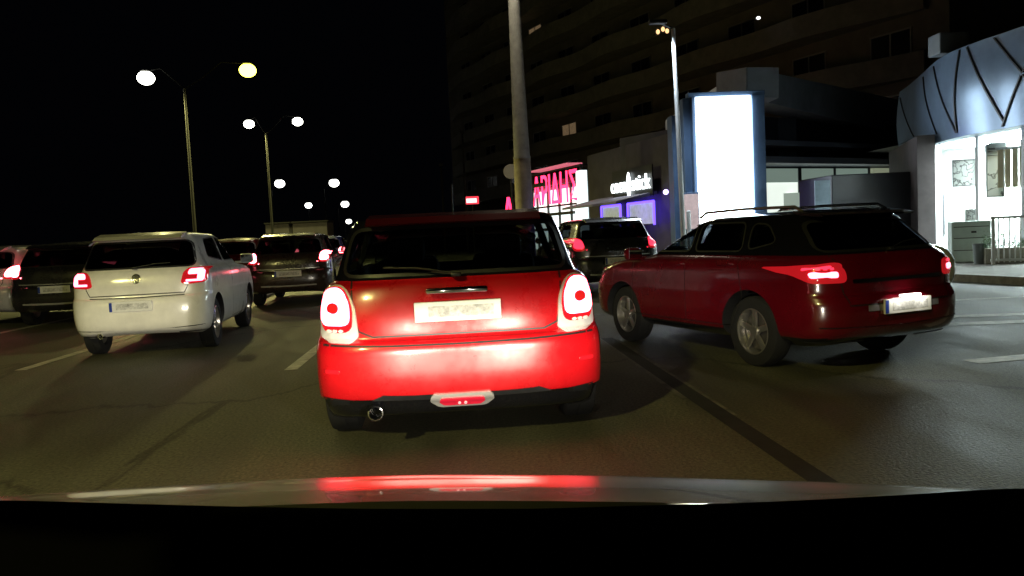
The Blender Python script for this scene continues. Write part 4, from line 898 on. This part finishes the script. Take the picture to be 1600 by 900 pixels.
est = dict(L=4.0, keys=K4, belt=10, shade_trim_band=[(1.025, 2), (0, .33)], wr=.325, axles=(.95, 3.14), floor=.66, camber=.03,  # unlit upper body painted black; black skirt below
    side=[[(1.95, 1.06), (2.85, 1.06), (2.35, 1.31), (1.95, 1.335)], [(1.15, 1.06), (1.88, 1.06), (1.88, 1.335), (1.2, 1.33)], [(.72, 1.14), (1.08, 1.07), (1.1, 1.32), (.88, 1.30)]],
    rear=[(-.66, 1.05), (.66, 1.05), (.57, 1.31), (-.57, 1.31)], front=[(-.62, 1.06), (.62, 1.06), (.52, 1.33), (-.52, 1.33)],
    mirror=(2.75, 1.04, .82), seats=[(-.33, 1.2), (.33, 1.2), (-.36, 2.05), (.36, 2.05)], plate=(.02, .57, 1.0), glass=M_glassD, trim=M_black, spokes=5,
    seams_rear=[[(-.62, 1.02), (-.60, .80), (-.56, .60), (.56, .60), (.60, .80), (.62, 1.02)]], seams_side=[[(1.9, 1.0), (1.9, .36), (2.9, .36), (2.92, .6), (2.88, 1.0)], [(1.9, .36), (1.2, .36), (1.02, .65), (1.1, 1.0)]], handles=[(2.05, .94), (1.28, .95)])
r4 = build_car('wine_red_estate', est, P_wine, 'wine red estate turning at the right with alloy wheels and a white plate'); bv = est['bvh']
for s in (1, -1):
    t = part('taillight', conform(bv, dense(rounded([(x * s, z - .05) for x, z in ((.54, .84), (.80, .84), (.845, .90), (.84, .99), (.79, 1.0), (.56, .98))], 2), .03), 'y', -1, .006, .03, dome=.004), M_lens, r4)
    part('lit_lens', conform(bv, rounded([(x * s, z - .05) for x, z in ((.62, .885), (.80, .885), (.80, .935), (.62, .935))], 2), 'y', -1, .016, .01), mat('lit_estate', (.8, .2, .3), .3, emit=(1, .16, .25), es=6), t)
    for k in range(3): part('led_dot', conform(bv, rounded([((.66 + k * .045 + dx) * s, .91 + dz) for dx, dz in ((-.014, -.01), (.014, -.01), (.014, .01), (-.014, .01))], 1), 'y', -1, .016, .01), M_litdim, t)
t = part('side_lamp', conform(bv, dense(rounded([(.10, .885), (.34, .875), (.34, .925), (.12, .965)], 2), .03), 'x', -1, .006, .02), M_lens, r4)
part('lit_lens', conform(bv, rounded([(.14, .91), (.30, .90), (.30, .92), (.14, .935)], 1), 'x', -1, .014, .01), M_litdim, t)
bm = bmesh.new(); prism(bm, [(.34, 1.36), (.36, 1.345), (.70, 1.37), (.70, 1.412), (.46, 1.385)][::-1], -.53, .53, 'x'); mkb('roof_spoiler', bm, M_gloss, r4)  # spoiler black to match the painted shade of the roof
for s in (-1, 1):
    bm = bmesh.new(); pts = [(s * .49, .62, 1.40), (s * .49, .72, 1.45), (s * .49, 1.4, 1.462), (s * .49, 2.0, 1.45), (s * .49, 2.1, 1.40)]; path(bm, pts, .014); mkb('roof_rail', bm, M_chrome if s > 0 else M_alloy, r4, 60)
part('boot_trim', ribbon(bv, [(-.5, .80), (0, .795), (.5, .80)], 'y', -1, .03, .012), M_chrome, r4)
part('bumper_skirt', ribbon(bv, [(-.78, .36), (0, .34), (.78, .36)], 'y', -1, .14, .006), M_black, r4)
part('bumper_trim', ribbon(bv, [(-.4, .57), (0, .565), (.4, .57)], 'y', -1, .05, .006), mat('satin_grey', (.3, .28, .3), .3, .5), r4)
bm = bmesh.new(); box(bm, (0, .14, 1.05), (.06, .05, .03), .01); path(bm, [(0, .14, 1.05), (.22, .2, 1.10), (.42, .24, 1.115)], .007); mkb('rear_wiper', bm, M_black, r4, 40)
hp, *_ = bv.ray_cast(Vector((.02, -5, .57)), Vector((0, 1, 0)))
bm = bmesh.new(); box(bm, (.02, hp.y - .04, .655), (.2, .05, .018), .004); mkb('added_plate_lamp', bm, mat('added_plate_lamp_lit', (.9, .9, .9), .4, emit=(1, .97, .88), es=6), r4)  # lamp and two spots added to brighten the plate
for dx in (-.12, .16):
    l = bpy.data.lights.new('added_plate_light', 'SPOT'); l.energy = 1.0; l.color = (1, .96, .86); l.spot_size = R(140); l.shadow_soft_size = .01
    o = bpy.data.objects.new('added_plate_light', l); C.objects.link(o); o.parent = r4; o.location = (dx, hp.y - .09, .66); o.rotation_euler = (R(25), 0, 0)
EST_D = 6.1
r4.location = (P(1415, 560, EST_D).x, EST_D, 0); r4.rotation_euler = (0, 0, R(19)); r4.scale = (.95, .95, .935)
